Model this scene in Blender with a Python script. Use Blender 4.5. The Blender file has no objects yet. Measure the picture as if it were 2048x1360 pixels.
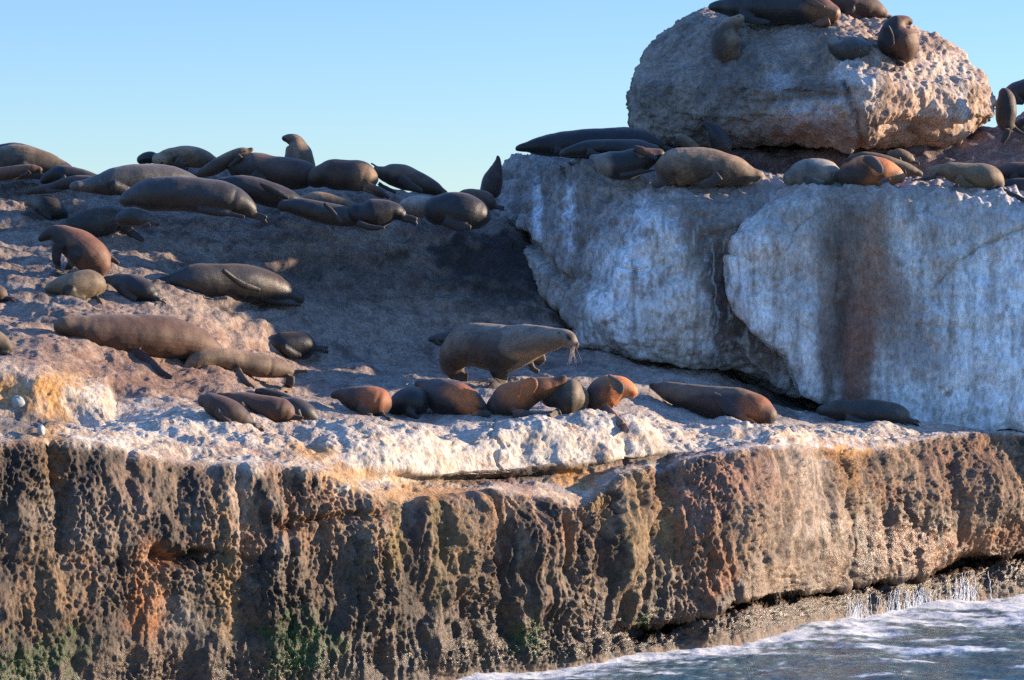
import bpy, math, random
import numpy as np
from mathutils import Vector
from mathutils.bvhtree import BVHTree

C = bpy.context.scene.collection
SC = bpy.context.scene

# ---------------------------------------------------------------- camera, sky, sun, exposure
CAM = np.array((0.0, 0.0, 6.0))
FPX = 6055.0                      # focal length in pixels of the 2048 px wide photograph
PITCH = math.atan(180.0 / FPX)    # the camera looks very slightly down
cd = bpy.data.cameras.new('camera'); cam = bpy.data.objects.new('camera', cd); C.objects.link(cam)
cd.sensor_width = 36.0; cd.lens = 36.0 * FPX / 2048.0
cd.clip_start = 0.5; cd.clip_end = 20000
cam.location = CAM; cam.rotation_euler = (math.pi / 2 - PITCH, 0, 0)
SC.camera = cam

SUN_EL = math.radians(13.0)
SUN_BACK = math.radians(12.0)     # how far behind the picture plane the sun stands, to the right
L = Vector((math.cos(SUN_EL) * math.cos(SUN_BACK), math.cos(SUN_EL) * math.sin(SUN_BACK), math.sin(SUN_EL)))
w = bpy.data.worlds.new('World'); SC.world = w; w.use_nodes = True
nt = w.node_tree; nt.nodes.clear()
sky = nt.nodes.new('ShaderNodeTexSky'); sky.sky_type = 'NISHITA'; sky.sun_disc = False
sky.sun_elevation = SUN_EL
sky.sun_rotation = math.atan2(L.x, L.y)
sky.altitude = 0; sky.air_density = 0.8; sky.dust_density = 0.0; sky.ozone_density = 3.0
bg = nt.nodes.new('ShaderNodeBackground'); bg.inputs[1].default_value = 0.090
wo = nt.nodes.new('ShaderNodeOutputWorld')
tint = nt.nodes.new('ShaderNodeMix'); tint.data_type = 'RGBA'; tint.blend_type = 'MULTIPLY'; tint.inputs[0].default_value = 1.0
tint.inputs[7].default_value = (.80, .90, 1.08, 1)     # clear, clean sea air: bluer than the dusty model sky
nt.links.new(sky.outputs[0], tint.inputs[6]); 
tcw = nt.nodes.new('ShaderNodeTexCoord'); sx = nt.nodes.new('ShaderNodeSeparateXYZ'); mr = nt.nodes.new('ShaderNodeMapRange')   # overhead sky boosted to lift the shade, left as is near the horizon
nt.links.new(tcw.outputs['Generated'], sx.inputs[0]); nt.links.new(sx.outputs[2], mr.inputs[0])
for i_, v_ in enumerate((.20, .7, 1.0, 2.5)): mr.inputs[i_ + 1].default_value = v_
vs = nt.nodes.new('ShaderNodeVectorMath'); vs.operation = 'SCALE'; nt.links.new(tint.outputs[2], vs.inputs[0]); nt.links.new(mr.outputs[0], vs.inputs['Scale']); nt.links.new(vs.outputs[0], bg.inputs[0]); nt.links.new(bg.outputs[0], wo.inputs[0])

sl = bpy.data.lights.new('sun', 'SUN'); sl.energy = 5.0; sl.angle = math.radians(0.6); sl.color = (1.0, 0.78, 0.56)
sun = bpy.data.objects.new('sun', sl); C.objects.link(sun)
sun.rotation_euler = L.to_track_quat('Z', 'Y').to_euler()
SC.cycles.use_denoising = False
SC.view_settings.view_transform = 'Standard'; SC.view_settings.look = 'None'
SC.view_settings.exposure = 1.15; SC.view_settings.gamma = 1.0

# ---------------------------------------------------------------- helpers
cp, sp_ = math.cos(PITCH), math.sin(PITCH)
def P(px, py, d):
    """world point at depth d (metres along +Y) seen at photo pixel px, py"""
    px = np.asarray(px, float); py = np.asarray(py, float); d = np.asarray(d, float)
    xc = (px - 1024) / FPX; yc = (680 - py) / FPX
    dy = cp + sp_ * yc; dz = -sp_ + cp * yc
    s = d / dy
    return np.stack([xc * s + 0 * py, d + 0 * px + 0 * py, CAM[2] + dz * s + 0 * px], -1)
def proj(W):
    W = W - CAM
    zc = W[..., 1] * cp - W[..., 2] * sp_; yc = W[..., 1] * sp_ + W[..., 2] * cp
    return 1024 + FPX * W[..., 0] / zc, 680 - FPX * yc / zc
def pyz(z, d):
    dz = (z - CAM[2]) / d      # = (-sp+cp*yc)/(cp+sp*yc)
    yc = (dz * cp + sp_) / (cp - dz * sp_)
    return 680 - FPX * yc

def pchip(x, y, xi):
    x = np.asarray(x, float); y = np.asarray(y, float); xi = np.asarray(xi, float)
    h = np.diff(x); dl = np.diff(y) / h
    m = np.zeros_like(y)
    for i in range(1, len(x) - 1):
        if dl[i-1] * dl[i] > 0:
            w1 = 2 * h[i] + h[i-1]; w2 = h[i] + 2 * h[i-1]
            m[i] = (w1 + w2) / (w1 / dl[i-1] + w2 / dl[i])
    m[0] = dl[0]; m[-1] = dl[-1]
    k = np.clip(np.searchsorted(x, xi) - 1, 0, len(x) - 2)
    t = np.clip((xi - x[k]) / h[k], 0, 1)
    return ((2*t**3-3*t**2+1)*y[k] + (t**3-2*t**2+t)*h[k]*m[k] + (-2*t**3+3*t**2)*y[k+1] + (t**3-t**2)*h[k]*m[k+1])

_rs = np.random.RandomState(7)
_perm = np.concatenate([_rs.permutation(4096)] * 2).astype(np.int32)
_g = _rs.normal(size=(4096, 3)); _g /= np.linalg.norm(_g, axis=1)[:, None]; _g = _g.astype(np.float32)
_rnd = _rs.rand(4096, 4).astype(np.float32)
def _h(i, j, k, s):
    return _perm[(_perm[(_perm[(i + s) & 4095] + j) & 4095] + k) & 4095]
def perlin(p, s=0):
    p = p.astype(np.float32); f = np.floor(p); i = f.astype(np.int32); f = p - f
    u = f * f * f * (f * (f * 6 - 15) + 10)
    out = 0
    for a in (0, 1):
        wx = u[:, 0] if a else 1 - u[:, 0]
        for b in (0, 1):
            wy = u[:, 1] if b else 1 - u[:, 1]
            for c in (0, 1):
                wz = u[:, 2] if c else 1 - u[:, 2]
                g = _g[_h(i[:, 0] + a, i[:, 1] + b, i[:, 2] + c, s)]
                out = out + wx * wy * wz * (g[:, 0] * (f[:, 0] - a) + g[:, 1] * (f[:, 1] - b) + g[:, 2] * (f[:, 2] - c))
    return out * 1.5
def fbm(W, f, o=4, s=0, k=(1, 1, 1), gain=.5):
    p = W * (np.asarray(k) * f); r = 0; a = 1.0
    for n in range(o):
        r = r + a * perlin(p + 13.7 * n, s + n * 17); p = p * 2.03; a *= gain
    return r
def ridged(W, f, o=4, s=0, k=(1, 1, 1)):
    p = W * (np.asarray(k) * f); r = 0; a = 1.0
    for n in range(o):
        r = r + a * (1 - np.abs(perlin(p + 9.1 * n, s + n * 11)) * 2.2); p = p * 2.07; a *= .5
    return r / 1.9
def worley(W, f, s=0, k=(1, 1, 1)):
    p = (W * (np.asarray(k) * f)).astype(np.float32); b = np.floor(p).astype(np.int32); best = np.full(len(p), 9., np.float32); cid = np.zeros(len(p), np.float32)
    for a in (-1, 0, 1):
        for c in (-1, 0, 1):
            for e in (-1, 0, 1):
                q = b + (a, c, e); r = _rnd[_h(q[:, 0], q[:, 1], q[:, 2], s)]
                d = ((q + r[:, :3] - p) ** 2).sum(1); m = d < best
                best[m] = d[m]; cid[m] = r[m, 3]
    return np.sqrt(best), cid
def sm(x, a, b):
    t = np.clip((x - a) / (b - a), 0, 1); return t * t * (3 - 2 * t)
def blob(px, py, cx, cy, rx, ry, soft=.5, n=0):
    r = np.sqrt(((px - cx) / rx) ** 2 + ((py - cy) / ry) ** 2) + n
    return 1 - sm(r, 1 - soft, 1 + soft)
def pline(px, py, pts):
    """distance in photo pixels to a polyline, plus where along it (0..1)"""
    best = np.full(px.shape, 1e9); par = np.zeros(px.shape); n = len(pts) - 1
    for i in range(n):
        (x0, y0), (x1, y1) = pts[i][:2], pts[i+1][:2]
        dx, dy = x1 - x0, y1 - y0; t = np.clip(((px-x0)*dx + (py-y0)*dy) / (dx*dx+dy*dy+1e-9), 0, 1)
        q = np.hypot(px - x0 - t*dx, py - y0 - t*dy); m = q < best
        best[m] = q[m]; par[m] = (i + t[m]) / n
    return best, par
def inter(x, pts, j=1):
    return np.interp(x, [p[0] for p in pts], [p[j] for p in pts])
def mix(col, c, m):
    m = np.clip(m, 0, 1)[:, None]; return col * (1 - m) + np.asarray(c, float) * m

def mesh_np(name, V, F, col=None, mat=None, parent=None, smooth=True):
    me = bpy.data.meshes.new(name)
    V = np.asarray(V, np.float32); n = len(V)
    if isinstance(F, np.ndarray):
        me.vertices.add(n); me.vertices.foreach_set('co', V.ravel())
        me.loops.add(F.size); me.loops.foreach_set('vertex_index', F.ravel().astype(np.int32))
        me.polygons.add(len(F)); me.polygons.foreach_set('loop_start', np.arange(len(F), dtype=np.int32) * F.shape[1])
        me.update(calc_edges=True)
    else:
        me.from_pydata([tuple(v) for v in V], [], F); me.update()
    me.polygons.foreach_set('use_smooth', [smooth] * len(me.polygons))
    if col is not None: setcol(me, col)
    o = bpy.data.objects.new(name, me); C.objects.link(o)
    if mat: me.materials.append(mat)
    if parent: o.parent = parent
    return o
def setcol(me, col):
    a = me.color_attributes.get('col') or me.color_attributes.new('col', 'FLOAT_COLOR', 'POINT')
    c = np.ones((len(me.vertices), 4), np.float32); c[:, :col.shape[1]] = col
    a.data.foreach_set('color', c.ravel())
def getV(me):
    v = np.empty(len(me.vertices) * 3, np.float32); me.vertices.foreach_get('co', v); return v.reshape(-1, 3).astype(float)
def getN(me):
    v = np.empty(len(me.vertices) * 3, np.float32); me.vertices.foreach_get('normal', v); return v.reshape(-1, 3).astype(float)
def setV(me, V):
    me.vertices.foreach_set('co', V.astype(np.float32).ravel()); me.update()
def remesh(o, size, smooth=True):
    m = o.modifiers.new('r', 'REMESH'); m.mode = 'VOXEL'; m.voxel_size = size; m.use_smooth_shade = smooth
    dg = bpy.context.evaluated_depsgraph_get(); dg.update()
    me = bpy.data.meshes.new_from_object(o.evaluated_get(dg))
    old = o.data; o.modifiers.clear(); o.data = me; bpy.data.meshes.remove(old)
    return me
def tag(o, label=None, cat=None, group=None, kind=None):
    if label: o['label'] = label
    if cat: o['category'] = cat
    if group: o['group'] = group
    if kind: o['kind'] = kind
    return o

# ---------------------------------------------------------------- materials
class NT:
    def __init__(s, name):
        s.m = bpy.data.materials.new(name); s.m.use_nodes = True; s.t = s.m.node_tree; s.t.nodes.clear()
        s.out = s.n('ShaderNodeOutputMaterial'); s.b = s.n('ShaderNodeBsdfPrincipled'); s.l(s.b.outputs[0], s.out.inputs[0])
    def n(s, k, **kw):
        x = s.t.nodes.new(k)
        for a, v in kw.items(): setattr(x, a, v)
        return x
    def l(s, a, b): s.t.links.new(a, b)
    def noise(s, scale, detail=4, rough=.6, vec=None):
        x = s.n('ShaderNodeTexNoise'); x.inputs['Scale'].default_value = scale; x.inputs['Detail'].default_value = detail
        x.inputs['Roughness'].default_value = rough
        if vec is not None: s.l(vec, x.inputs['Vector'])
        return x
    def rmp(s, src, a, b, c, d):
        x = s.n('ShaderNodeMapRange'); s.l(src, x.inputs[0])
        for i, v in enumerate((a, b, c, d)): x.inputs[i+1].default_value = v
        return x.outputs[0]
    def scl(s, vec, k):
        x = s.n('ShaderNodeMapping'); s.l(vec, x.inputs[0]); x.inputs['Scale'].default_value = k; return x.outputs[0]

def rock_mat(name, bump=.02, fine=28, vscale=(1, 1, 1), spread=.45):
    t = NT(name); tc = t.n('ShaderNodeTexCoord').outputs['Object']
    vec = t.scl(tc, vscale)
    at = t.n('ShaderNodeAttribute', attribute_name='col')
    n1 = t.noise(fine, 6, .7, vec); n2 = t.noise(fine * .22, 5, .65, vec); n3 = t.noise(fine * 2.6, 3, .6, tc)
    v1 = t.rmp(n1.outputs[0], .3, .7, 1 - spread, 1 + spread)
    v2 = t.rmp(n2.outputs[0], .3, .7, 1 - spread * .6, 1 + spread * .6)
    mu = t.n('ShaderNodeMath', operation='MULTIPLY'); t.l(v1, mu.inputs[0]); t.l(v2, mu.inputs[1])
    mx = t.n('ShaderNodeVectorMath', operation='SCALE'); t.l(at.outputs['Color'], mx.inputs[0]); t.l(mu.outputs[0], mx.inputs['Scale'])
    t.l(mx.outputs[0], t.b.inputs['Base Color'])
    # alpha of the vertex colour carries how wet the rock is
    r = t.rmp(at.outputs['Alpha'], 0, 1, .92, .33); t.l(r, t.b.inputs['Roughness'])
    vo = t.n('ShaderNodeTexVoronoi'); vo.inputs['Scale'].default_value = fine * 1.3; wn = t.noise(5, 3, .6, tc); wv = t.n('ShaderNodeMix', data_type='VECTOR'); wv.inputs[0].default_value = .12; t.l(vec, wv.inputs[4]); t.l(wn.outputs[1], wv.inputs[5]); t.l(wv.outputs[1], vo.inputs['Vector'])
    b0 = t.n('ShaderNodeBump'); b0.inputs['Strength'].default_value = .5; b0.inputs['Distance'].default_value = bump * .7; t.l(vo.outputs[0], b0.inputs['Height']); b0.invert = True
    b1 = t.n('ShaderNodeBump'); b1.inputs['Strength'].default_value = 1.; b1.inputs['Distance'].default_value = bump * 2; t.l(n1.outputs[0], b1.inputs['Height']); t.l(b0.outputs[0], b1.inputs['Normal'])
    b2 = t.n('ShaderNodeBump'); b2.inputs['Strength'].default_value = 1.; b2.inputs['Distance'].default_value = bump * .8; t.l(n3.outputs[0], b2.inputs['Height']); t.l(b1.outputs[0], b2.inputs['Normal'])
    t.l(b2.outputs[0], t.b.inputs['Normal'])
    t.b.inputs['Specular IOR Level'].default_value = .5
    return t.m
M_ledge = rock_mat('ledge_rock', .012, 20, (1, 1, .8), .5)
M_wall = rock_mat('washed_rock', .005, 18, (1, 1, .5), .42)
M_boulder = rock_mat('boulder_rock', .010, 22, (1, 1, 1), .5)

def fur_mat():
    t = NT('seal_fur'); tc = t.n('ShaderNodeTexCoord').outputs['Object']
    at = t.n('ShaderNodeAttribute', attribute_name='col')
    n1 = t.noise(70, 4, .7, tc); n2 = t.noise(7, 4, .6, tc); n3 = t.noise(220, 2, .6, tc)
    v1 = t.rmp(n1.outputs[0], .3, .7, .45, 1.6); v2 = t.rmp(n2.outputs[0], .3, .7, .8, 1.22)
    mu = t.n('ShaderNodeMath', operation='MULTIPLY'); t.l(v1, mu.inputs[0]); t.l(v2, mu.inputs[1])
    mx = t.n('ShaderNodeVectorMath', operation='SCALE'); t.l(at.outputs['Color'], mx.inputs[0]); t.l(mu.outputs[0], mx.inputs['Scale'])
    t.l(mx.outputs[0], t.b.inputs['Base Color'])
    t.l(t.rmp(at.outputs['Alpha'], 0, 1, .7, .38), t.b.inputs['Roughness'])
    t.b.inputs['Sheen Weight'].default_value = .14; t.b.inputs['Sheen Roughness'].default_value = .45
    t.b.inputs['Sheen Tint'].default_value = (1, .85, .7, 1)
    b1 = t.n('ShaderNodeBump'); b1.inputs['Strength'].default_value = .7; b1.inputs['Distance'].default_value = .005; t.l(n1.outputs[0], b1.inputs['Height'])
    b2 = t.n('ShaderNodeBump'); b2.inputs['Strength'].default_value = .6; b2.inputs['Distance'].default_value = .004; t.l(n3.outputs[0], b2.inputs['Height']); t.l(b1.outputs[0], b2.inputs['Normal'])
    t.l(b2.outputs[0], t.b.inputs['Normal'])
    return t.m
M_fur = fur_mat()
def plain(name, c, r, spec=.5):
    t = NT(name); n = t.noise(40, 3); v = t.rmp(n.outputs[0], .3, .7, .75, 1.25)
    mx = t.n('ShaderNodeVectorMath', operation='SCALE'); mx.inputs[0].default_value = c; t.l(v, mx.inputs['Scale'])
    t.l(mx.outputs[0], t.b.inputs['Base Color']); t.b.inputs['Roughness'].default_value = r; t.b.inputs['Specular IOR Level'].default_value = spec
    return t.m
M_eye = plain('eye', (.008, .006, .005), .12); M_whisk = plain('whisker', (.42, .30, .22), .6); M_skin = plain('dark_skin', (.05, .035, .03), .5)
M_stone = plain('pale_stone', (.30, .34, .33), .7)
# ================================================================ THE ROCK LEDGE (ground): one lofted sheet
WL = [(-900,34.5),(-500,35.5),(0,37.6),(300,39.1),(500,39.9),(700,40.7),(850,41.5),(1000,42.6),(1200,43.8),(1320,45.0),(1500,46.0),(1650,48.4),(1780,50.0),(2048,52.3),(2400,54.5),(3200,58)]
def wl(x): return pchip([p[0] for p in WL], [p[1] for p in WL], x)
def row(pts): return lambda x: (pchip([p[0] for p in pts], [p[1] for p in pts], x), pchip([p[0] for p in pts], [p[2] for p in pts], x))
def rowW(pts):   # depth given relative to the waterline
    return lambda x: (pchip([p[0] for p in pts], [p[1] for p in pts], x), wl(x) + pchip([p[0] for p in pts], [p[2] for p in pts], x))
ROWS = [
 lambda x: (pyz(-2.0, wl(x) - .1), wl(x) - .1),
 lambda x: (pyz(0.0, wl(x)), wl(x)),
 rowW([(-900,1320,.05),(1000,1290,.05),(1200,1283,.1),(1280,1278,.2),(1400,1243,.2),(1500,1213,.25),(1600,1200,.3),(1750,1178,.3),(1850,1163,.3),(1930,1140,.4),(2048,1122,.4),(3200,1090,.4)]),
 rowW([(-900,1290,.1),(1000,1250,.1),(1200,1262,.2),(1280,1266,.6),(1400,1234,.9),(1500,1204,1.0),(1600,1192,1.0),(1750,1169,1.0),(1850,1154,1.2),(1930,1124,1.3),(2048,1110,1.2),(3200,1080,1.2)]),
 rowW([(-900,1240,.15),(1000,1210,.1),(1200,1240,.1),(1280,1248,.05),(1400,1222,.0),(1500,1194,.0),(1600,1182,0),(1750,1158,0),(1850,1142,0),(1895,1115,.1),(1930,1103,.15),(2000,1110,0),(2048,1095,0),(3200,1060,0)]),
 rowW([(-900,1080,.3),(0,1080,.35),(300,1110,.1),(500,1110,.1),(1000,1120,.1),(1300,1080,.0),(1500,1040,.0),(1750,1010,-.1),(2048,980,0),(3200,970,0)]),
 rowW([(-900,890,.6),(0,886,.5),(150,880,.5),(250,900,.4),(400,930,.4),(520,930,.4),(640,945,.4),(740,985,.4),(820,1000,.4),(900,992,.45),(1000,985,.5),(1100,998,.5),(1170,1008,.5),(1200,985,.5),(1240,950,.5),(1330,930,.6),(1500,897,.6),(1600,892,.6),(1700,902,.55),(1800,888,.5),(1900,868,.5),(2048,866,.5),(3200,860,.5)]),
 rowW([(-900,875,.9),(0,868,.9),(150,866,.9),(250,885,.8),(400,908,.8),(520,908,.8),(640,925,.8),(740,962,.8),(820,962,1.2),(900,960,1.7),(1000,956,1.8),(1100,948,1.6),(1170,946,1.5),(1240,928,1.4),(1330,912,1.2),(1500,888,1.0),(1600,876,.9),(1700,880,.9),(1800,874,.9),(1900,862,.9),(2048,862,.8),(3200,856,.8)]),
 rowW([(-900,860,1.1),(0,852,1.1),(150,855,1.1),(250,870,1.0),(400,885,1.0),(520,890,1.1),(640,900,1.1),(740,930,1.0),(820,942,1.1),(900,948,1.2),(1000,946,1.3),(1100,930,1.3),(1240,914,1.3),(1400,898,1.2),(1520,883,1.1),(1600,870,1.0),(1700,870,1.0),(1800,868,1.0),(2048,859,.9),(3200,853,1)]),
 rowW([(-900,835,4.6),(0,842,4.4),(150,842,4.3),(215,842,4.1),(260,850,3.0),(400,856,2.2),(520,864,1.7),(640,864,1.7),(760,868,1.7),(900,866,1.9),(1000,854,1.9),(1180,842,2.0),(1280,843,2.0),(1400,857,2.0),(1500,865,1.8),(1600,857,1.6),(1800,857,1.6),(2048,856,1.2),(3200,850,1.5)]),
 row([(-900,745,42.6),(0,742,42.8),(60,750,42.8),(150,775,43.1),(212,800,43.3),(232,828,43.5),(400,832,43.3),(520,848,43.3),(640,850,44.0),(760,852,44.6),(900,846,45.6),(1000,840,46.0),(1180,830,46.8),(1400,838,48.6),(1550,845,50),(1700,850,51.3),(2048,854,53.9),(3200,848,60)]),
 row([(-900,690,45.5),(0,692,45.2),(250,730,45.4),(400,775,45.6),(640,790,47.6),(900,785,48.9),(1020,768,49.9),(1200,755,51),(1400,775,52),(1550,805,52.6),(1700,840,52.9),(2048,852,54.4),(3200,846,61)]),
 row([(-900,600,48),(0,610,47.6),(300,640,48.1),(640,725,50.8),(900,715,52.4),(1170,700,53.3),(1300,722,53.8),(1440,752,54),(1600,805,54),(1750,838,54),(2048,850,55.5),(3200,844,62)]),
 row([(-900,490,49.5),(0,500,51),(300,520,51.6),(640,560,52.8),(900,590,53.6),(1050,610,54),(1200,640,55),(1400,700,55.5),(1750,800,56),(2048,835,57.5),(3200,830,63)]),
 row([(-900,420,51.5),(0,412,53),(300,418,53.6),(600,425,54.1),(800,436,54.4),(950,458,54.7),(1100,500,55.7),(1200,540,56.5),(1750,700,58),(2048,760,59),(3200,760,64)]),
 row([(-900,390,53.2),(-200,370,54.6),(0,352,54.9),(80,350,54.9),(150,352,55.1),(300,340,55.5),(400,334,55.6),(460,336,55.7),(600,358,55.7),(750,368,55.8),(830,380,55.8),(900,396,55.9),(1000,432,56.2),(1100,450,56.7),(1200,480,58),(1750,640,60),(2048,700,61),(3200,700,66)]),
 lambda x: (pyz(5.6 + 0*x, 58 + 0*x), pchip([-900,1000,3200],[57.5,60,68],x)),
 lambda x: (pyz(-2 + 0*x, 66 + 0*x), pchip([-900,1000,3200],[64,68,76],x)),
]
NSUB = [8, 44, 12, 12, 62, 104, 22, 12, 46, 44, 48, 56, 66, 44, 34, 16, 8]
cols = np.concatenate([np.arange(-900, -30, 10.), np.arange(-30, 2078, 2.15), np.arange(2080, 3200, 12.)])
RP = np.array([f(cols)[0] for f in ROWS]); RD = np.array([f(cols)[1] for f in ROWS])
ts = np.concatenate([np.arange(n) / n + i for i, n in enumerate(NSUB)] + [np.array([len(NSUB)])])
K = np.arange(len(ROWS))
def pchipK(Y):      # vectorised over columns
    h = 1.0; dl = np.diff(Y, axis=0); m = np.zeros_like(Y)
    a, b = dl[:-1], dl[1:]; ok = a * b > 0
    m[1:-1][ok] = (2 * a * b / (a + b + 1e-12 * np.sign(a + b + 1e-20)))[ok]; m[0] = dl[0]; m[-1] = dl[-1]
    k = np.minimum(ts.astype(int), len(ROWS) - 2); t = (ts - k)[:, None]
    return (2*t**3-3*t**2+1)*Y[k] + (t**3-2*t**2+t)*m[k] + (-2*t**3+3*t**2)*Y[k+1] + (t**3-t**2)*m[k+1]
PY, PD = pchipK(RP), pchipK(RD)
PX = np.broadcast_to(cols, PY.shape)
W0 = P(PX.ravel(), PY.ravel(), PD.ravel())
nr, nc = PY.shape
ii = (np.arange(nr - 1)[:, None] * nc + np.arange(nc - 1)).ravel()
FQ = np.stack([ii, ii + 1, ii + nc + 1, ii + nc], 1)
ledge = mesh_np('rock_ledge', W0, FQ, None, M_ledge)
N = getN(ledge.data); W = getV(ledge.data)
T = np.repeat(ts, nc); px = PX.ravel(); py = PY.ravel()
cliff = sm(T, .6, 1.5) * (1 - sm(T, 5.75, 6.15))
rim = sm(T, 7.4, 8.2) * (1 - sm(T, 9.6, 10.6))
terr = sm(T, 6, 6.5) * (1 - sm(T, 7.4, 7.9))
slope = sm(T, 9.8, 10.6)
Wf = W.copy(); wz = fbm(W, .9, 3, 5)
flute = fbm(W + wz[:, None] * .25, 1.0, 4, 31, (1, 1, .22))
flute2 = ridged(W + wz[:, None] * .12, 2.6, 4, 33, (1, 1, .2))
big = fbm(W, .55, 4, 41); med = fbm(W, 2.2, 5, 51); fine = fbm(W, 9, 4, 61)
w1, c1 = worley(W + .04 * fine[:, None], 5.5, 71); w2, c2 = worley(W, 13, 72)
cob = np.clip(.55 - w1, 0, 1) * (c1 > .35); cob2 = np.clip(.5 - w2, 0, 1)
right = sm(px, 1250, 1500)
ctr = (1 - right) * sm(px, 480, 640)
ff = fbm(W, 19, 3, 62, (1, 1, .7))
bil = np.abs(perlin(W * (9, 9, 4.5) + .8 * med[:, None], 63)) * 1.3 + np.abs(perlin(W * (18, 18, 13), 64)) * 1.5
med3 = fbm(W, 2.2, 3, 51, (1, 1, .6)); rough = .55 + .9 * sm(fbm(W, .8, 3, 65), -.35, .45)
finv = 1 - flute2
D = cliff * (big * .13 + flute * (.08 + .05 * ctr - .03 * right) + (finv - .5) * (.05 + .06 * sm(px, 380, 620) + .05 * ctr - .04 * right) + med3 * .08 + rough * (cob * .03 * right + cob2 * .02 + bil * .020 + fine * .018 + ff * .030))
pit = np.clip(.42 - w1, 0, 1) * (c1 > .5)
D += rim * (big * .20 + med3 * .07 + fine * .014 + ff * .008 - pit * .09 - np.clip(.4 - w2, 0, 1) * (c2 > .75) * .07)
D += terr * (med * .06 + fine * .02)
wv = fbm(W, .8, 3, 83); strata = np.abs(((W[:, 2] + .22 * W[:, 0] * .3 + .35 * wv) * 2.6) % 1 - .5) * 2 * sm(fbm(W, .6, 3, 84), -.3, .3) - .3 + ridged(W, 1.3, 4, 85, (.7, .7, 1.8)) * .8 - .4
sfine = ridged(W, 5.5, 4, 81, (.8, .8, 1.3))
D += slope * (1 - rim) * (big * .14 + med3 * .05 + fine * .014 + (sfine - .5) * .025 + strata * .085 * sm(T, 11, 12) - np.clip(.4 - w1, 0, 1) * (c1 > .7) * .08)
# carved gullies, seams and hollows: (polyline in the rock face, half width px, depth m)
for pts, hw, dep in [
  ([(1690,905),(1696,960),(1700,1040),(1702,1180)], 7, .22), ([(1330,930),(1326,985)], 16, .35),
  ([(1212,1010),(1216,1060),(1205,1140)], 15, .30), ([(1330,1010),(1300,1120),(1285,1240)], 9, .18),
  ([(560,1052),(620,1040),(700,1028),(760,1030)], 8, .30), ([(0,1126),(120,1130),(250,1122),(330,1118),(420,1106),(520,1118)], 6, .09),
  ([(310,1108),(350,1120),(395,1110)], 16, .55), ([(1130,1050),(1135,1130)], 12, .28), ([(985,1080),(1000,1200),(1020,1260)], 16, .30),
  ([(870,1040),(905,1130),(930,1230)], 18, .32), ([(760,1090),(770,1200)], 14, .26), ([(650,1060),(640,1160)], 14, .22),
  ([(475,960),(480,1040),(470,1110)], 6, .12), ([(110,890),(118,1000),(112,1100)], 12, .25), ([(255,915),(260,1010)], 12, .2),
  ([(1545,1060),(1560,1130),(1600,1180)], 8, .14), ([(1905,940),(1920,1020),(1915,1080)], 16, .25), ([(1800,960),(1830,1050)], 8, .15),
  ([(1420,1110),(1430,1220)], 8, .14), ([(1010,945),(1005,880),(985,845)], 4, .12), ([(1250,930),(1240,880)], 4, .10)]:
    q, _ = pline(px + 16 * med, py + 10 * fine, pts); near = sm(T, .8, 1.2) * (1 - sm(T, 10, 10.5))
    D -= .5 * dep * np.exp(-(q / hw) ** 2) * near
# bulges
for cx, cy, rx, ry, a in [(1270,1060,40,130,.22),(560,1150,60,120,.18),(1480,1000,90,80,.14),(1840,1000,60,70,.16),(740,1120,30,100,.15),(845,1080,22,110,.2),(960,1060,26,120,.2),(1080,1100,40,120,.22),(1990,980,40,60,.2),(200,1000,60,90,.15),(60,1020,40,80,.18),(420,1030,60,60,.15),(30,855,50,20,.15),(650,930,60,30,.12)]:
    D += .55 * a * blob(px, py, cx, cy, rx, ry, .6) * cliff
W2 = W + N * D[:, None]
setV(ledge.data, W2)
px, py = proj(W2)
# ---- colours of the ledge, darker at upper left and in the rim pocket
nz = fbm(W, 1.3, 4, 91); nzf = fbm(W, 6, 4, 95); st = fbm(W, 3.2, 4, 97, (1, 1, .18)); nz2 = fbm(W, 2.7, 4, 99)
cc = np.tile(np.array([.37, .28, .205]), (len(W), 1)); st2 = fbm(W + .1 * nz[:, None], 6.0, 4, 98, (1, 1, .07))
cc = mix(cc, (.66, .52, .36), sm(st2, .08, .45) * .8)
cc = mix(cc, (.34, .20, .145), sm(nz, -.1, .5) * .8)
cc = mix(cc, (.30, .27, .24), sm(nz2, .05, .5) * .7)
dk = sm(st + nz * .5, .05, .5); cc = mix(cc, (.07, .055, .045), dk * .78 * cliff * (1 - .5 * right)); cc = mix(cc, (.42, .24, .12), sm(st2 * .6 - st, .12, .5) * .6 * cliff)
cc = mix(cc, (.045, .036, .03), sm(nzf * .8 + st * .7 + .25 * (1 - sm(px, 100, 900)), .12, .5) * .6 * cliff)
z = W[:, 2]
low = 1 - sm(z + .35 * nz + .3 * st, .6, 2.1)
cc = mix(cc, (.095, .072, .05), low * .6 * cliff * (1 - .4 * right))
base = 1 - sm(z + .12 * nzf, .15, .75); cc = mix(cc, (.045, .04, .032), base * .75 * cliff)
cc = mix(cc, (.035, .03, .03), blob(px, py, 110, 980, 230, 130, .5, nz2 * .6) * .88 * cliff); cc = mix(cc, (.05, .045, .035), blob(px, py, 760, 1200, 330, 110, .6, nz2 * .9) * .55 * cliff); cc = mix(cc, (.08, .062, .045), blob(px, py, 120, 1260, 330, 120, .6, nz2 * .9) * .5 * cliff)
cc = mix(cc, (.07, .08, .035), sm(nz2 + st * .6, .2, .7) * low * .45 * cliff * (1 - right))
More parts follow.
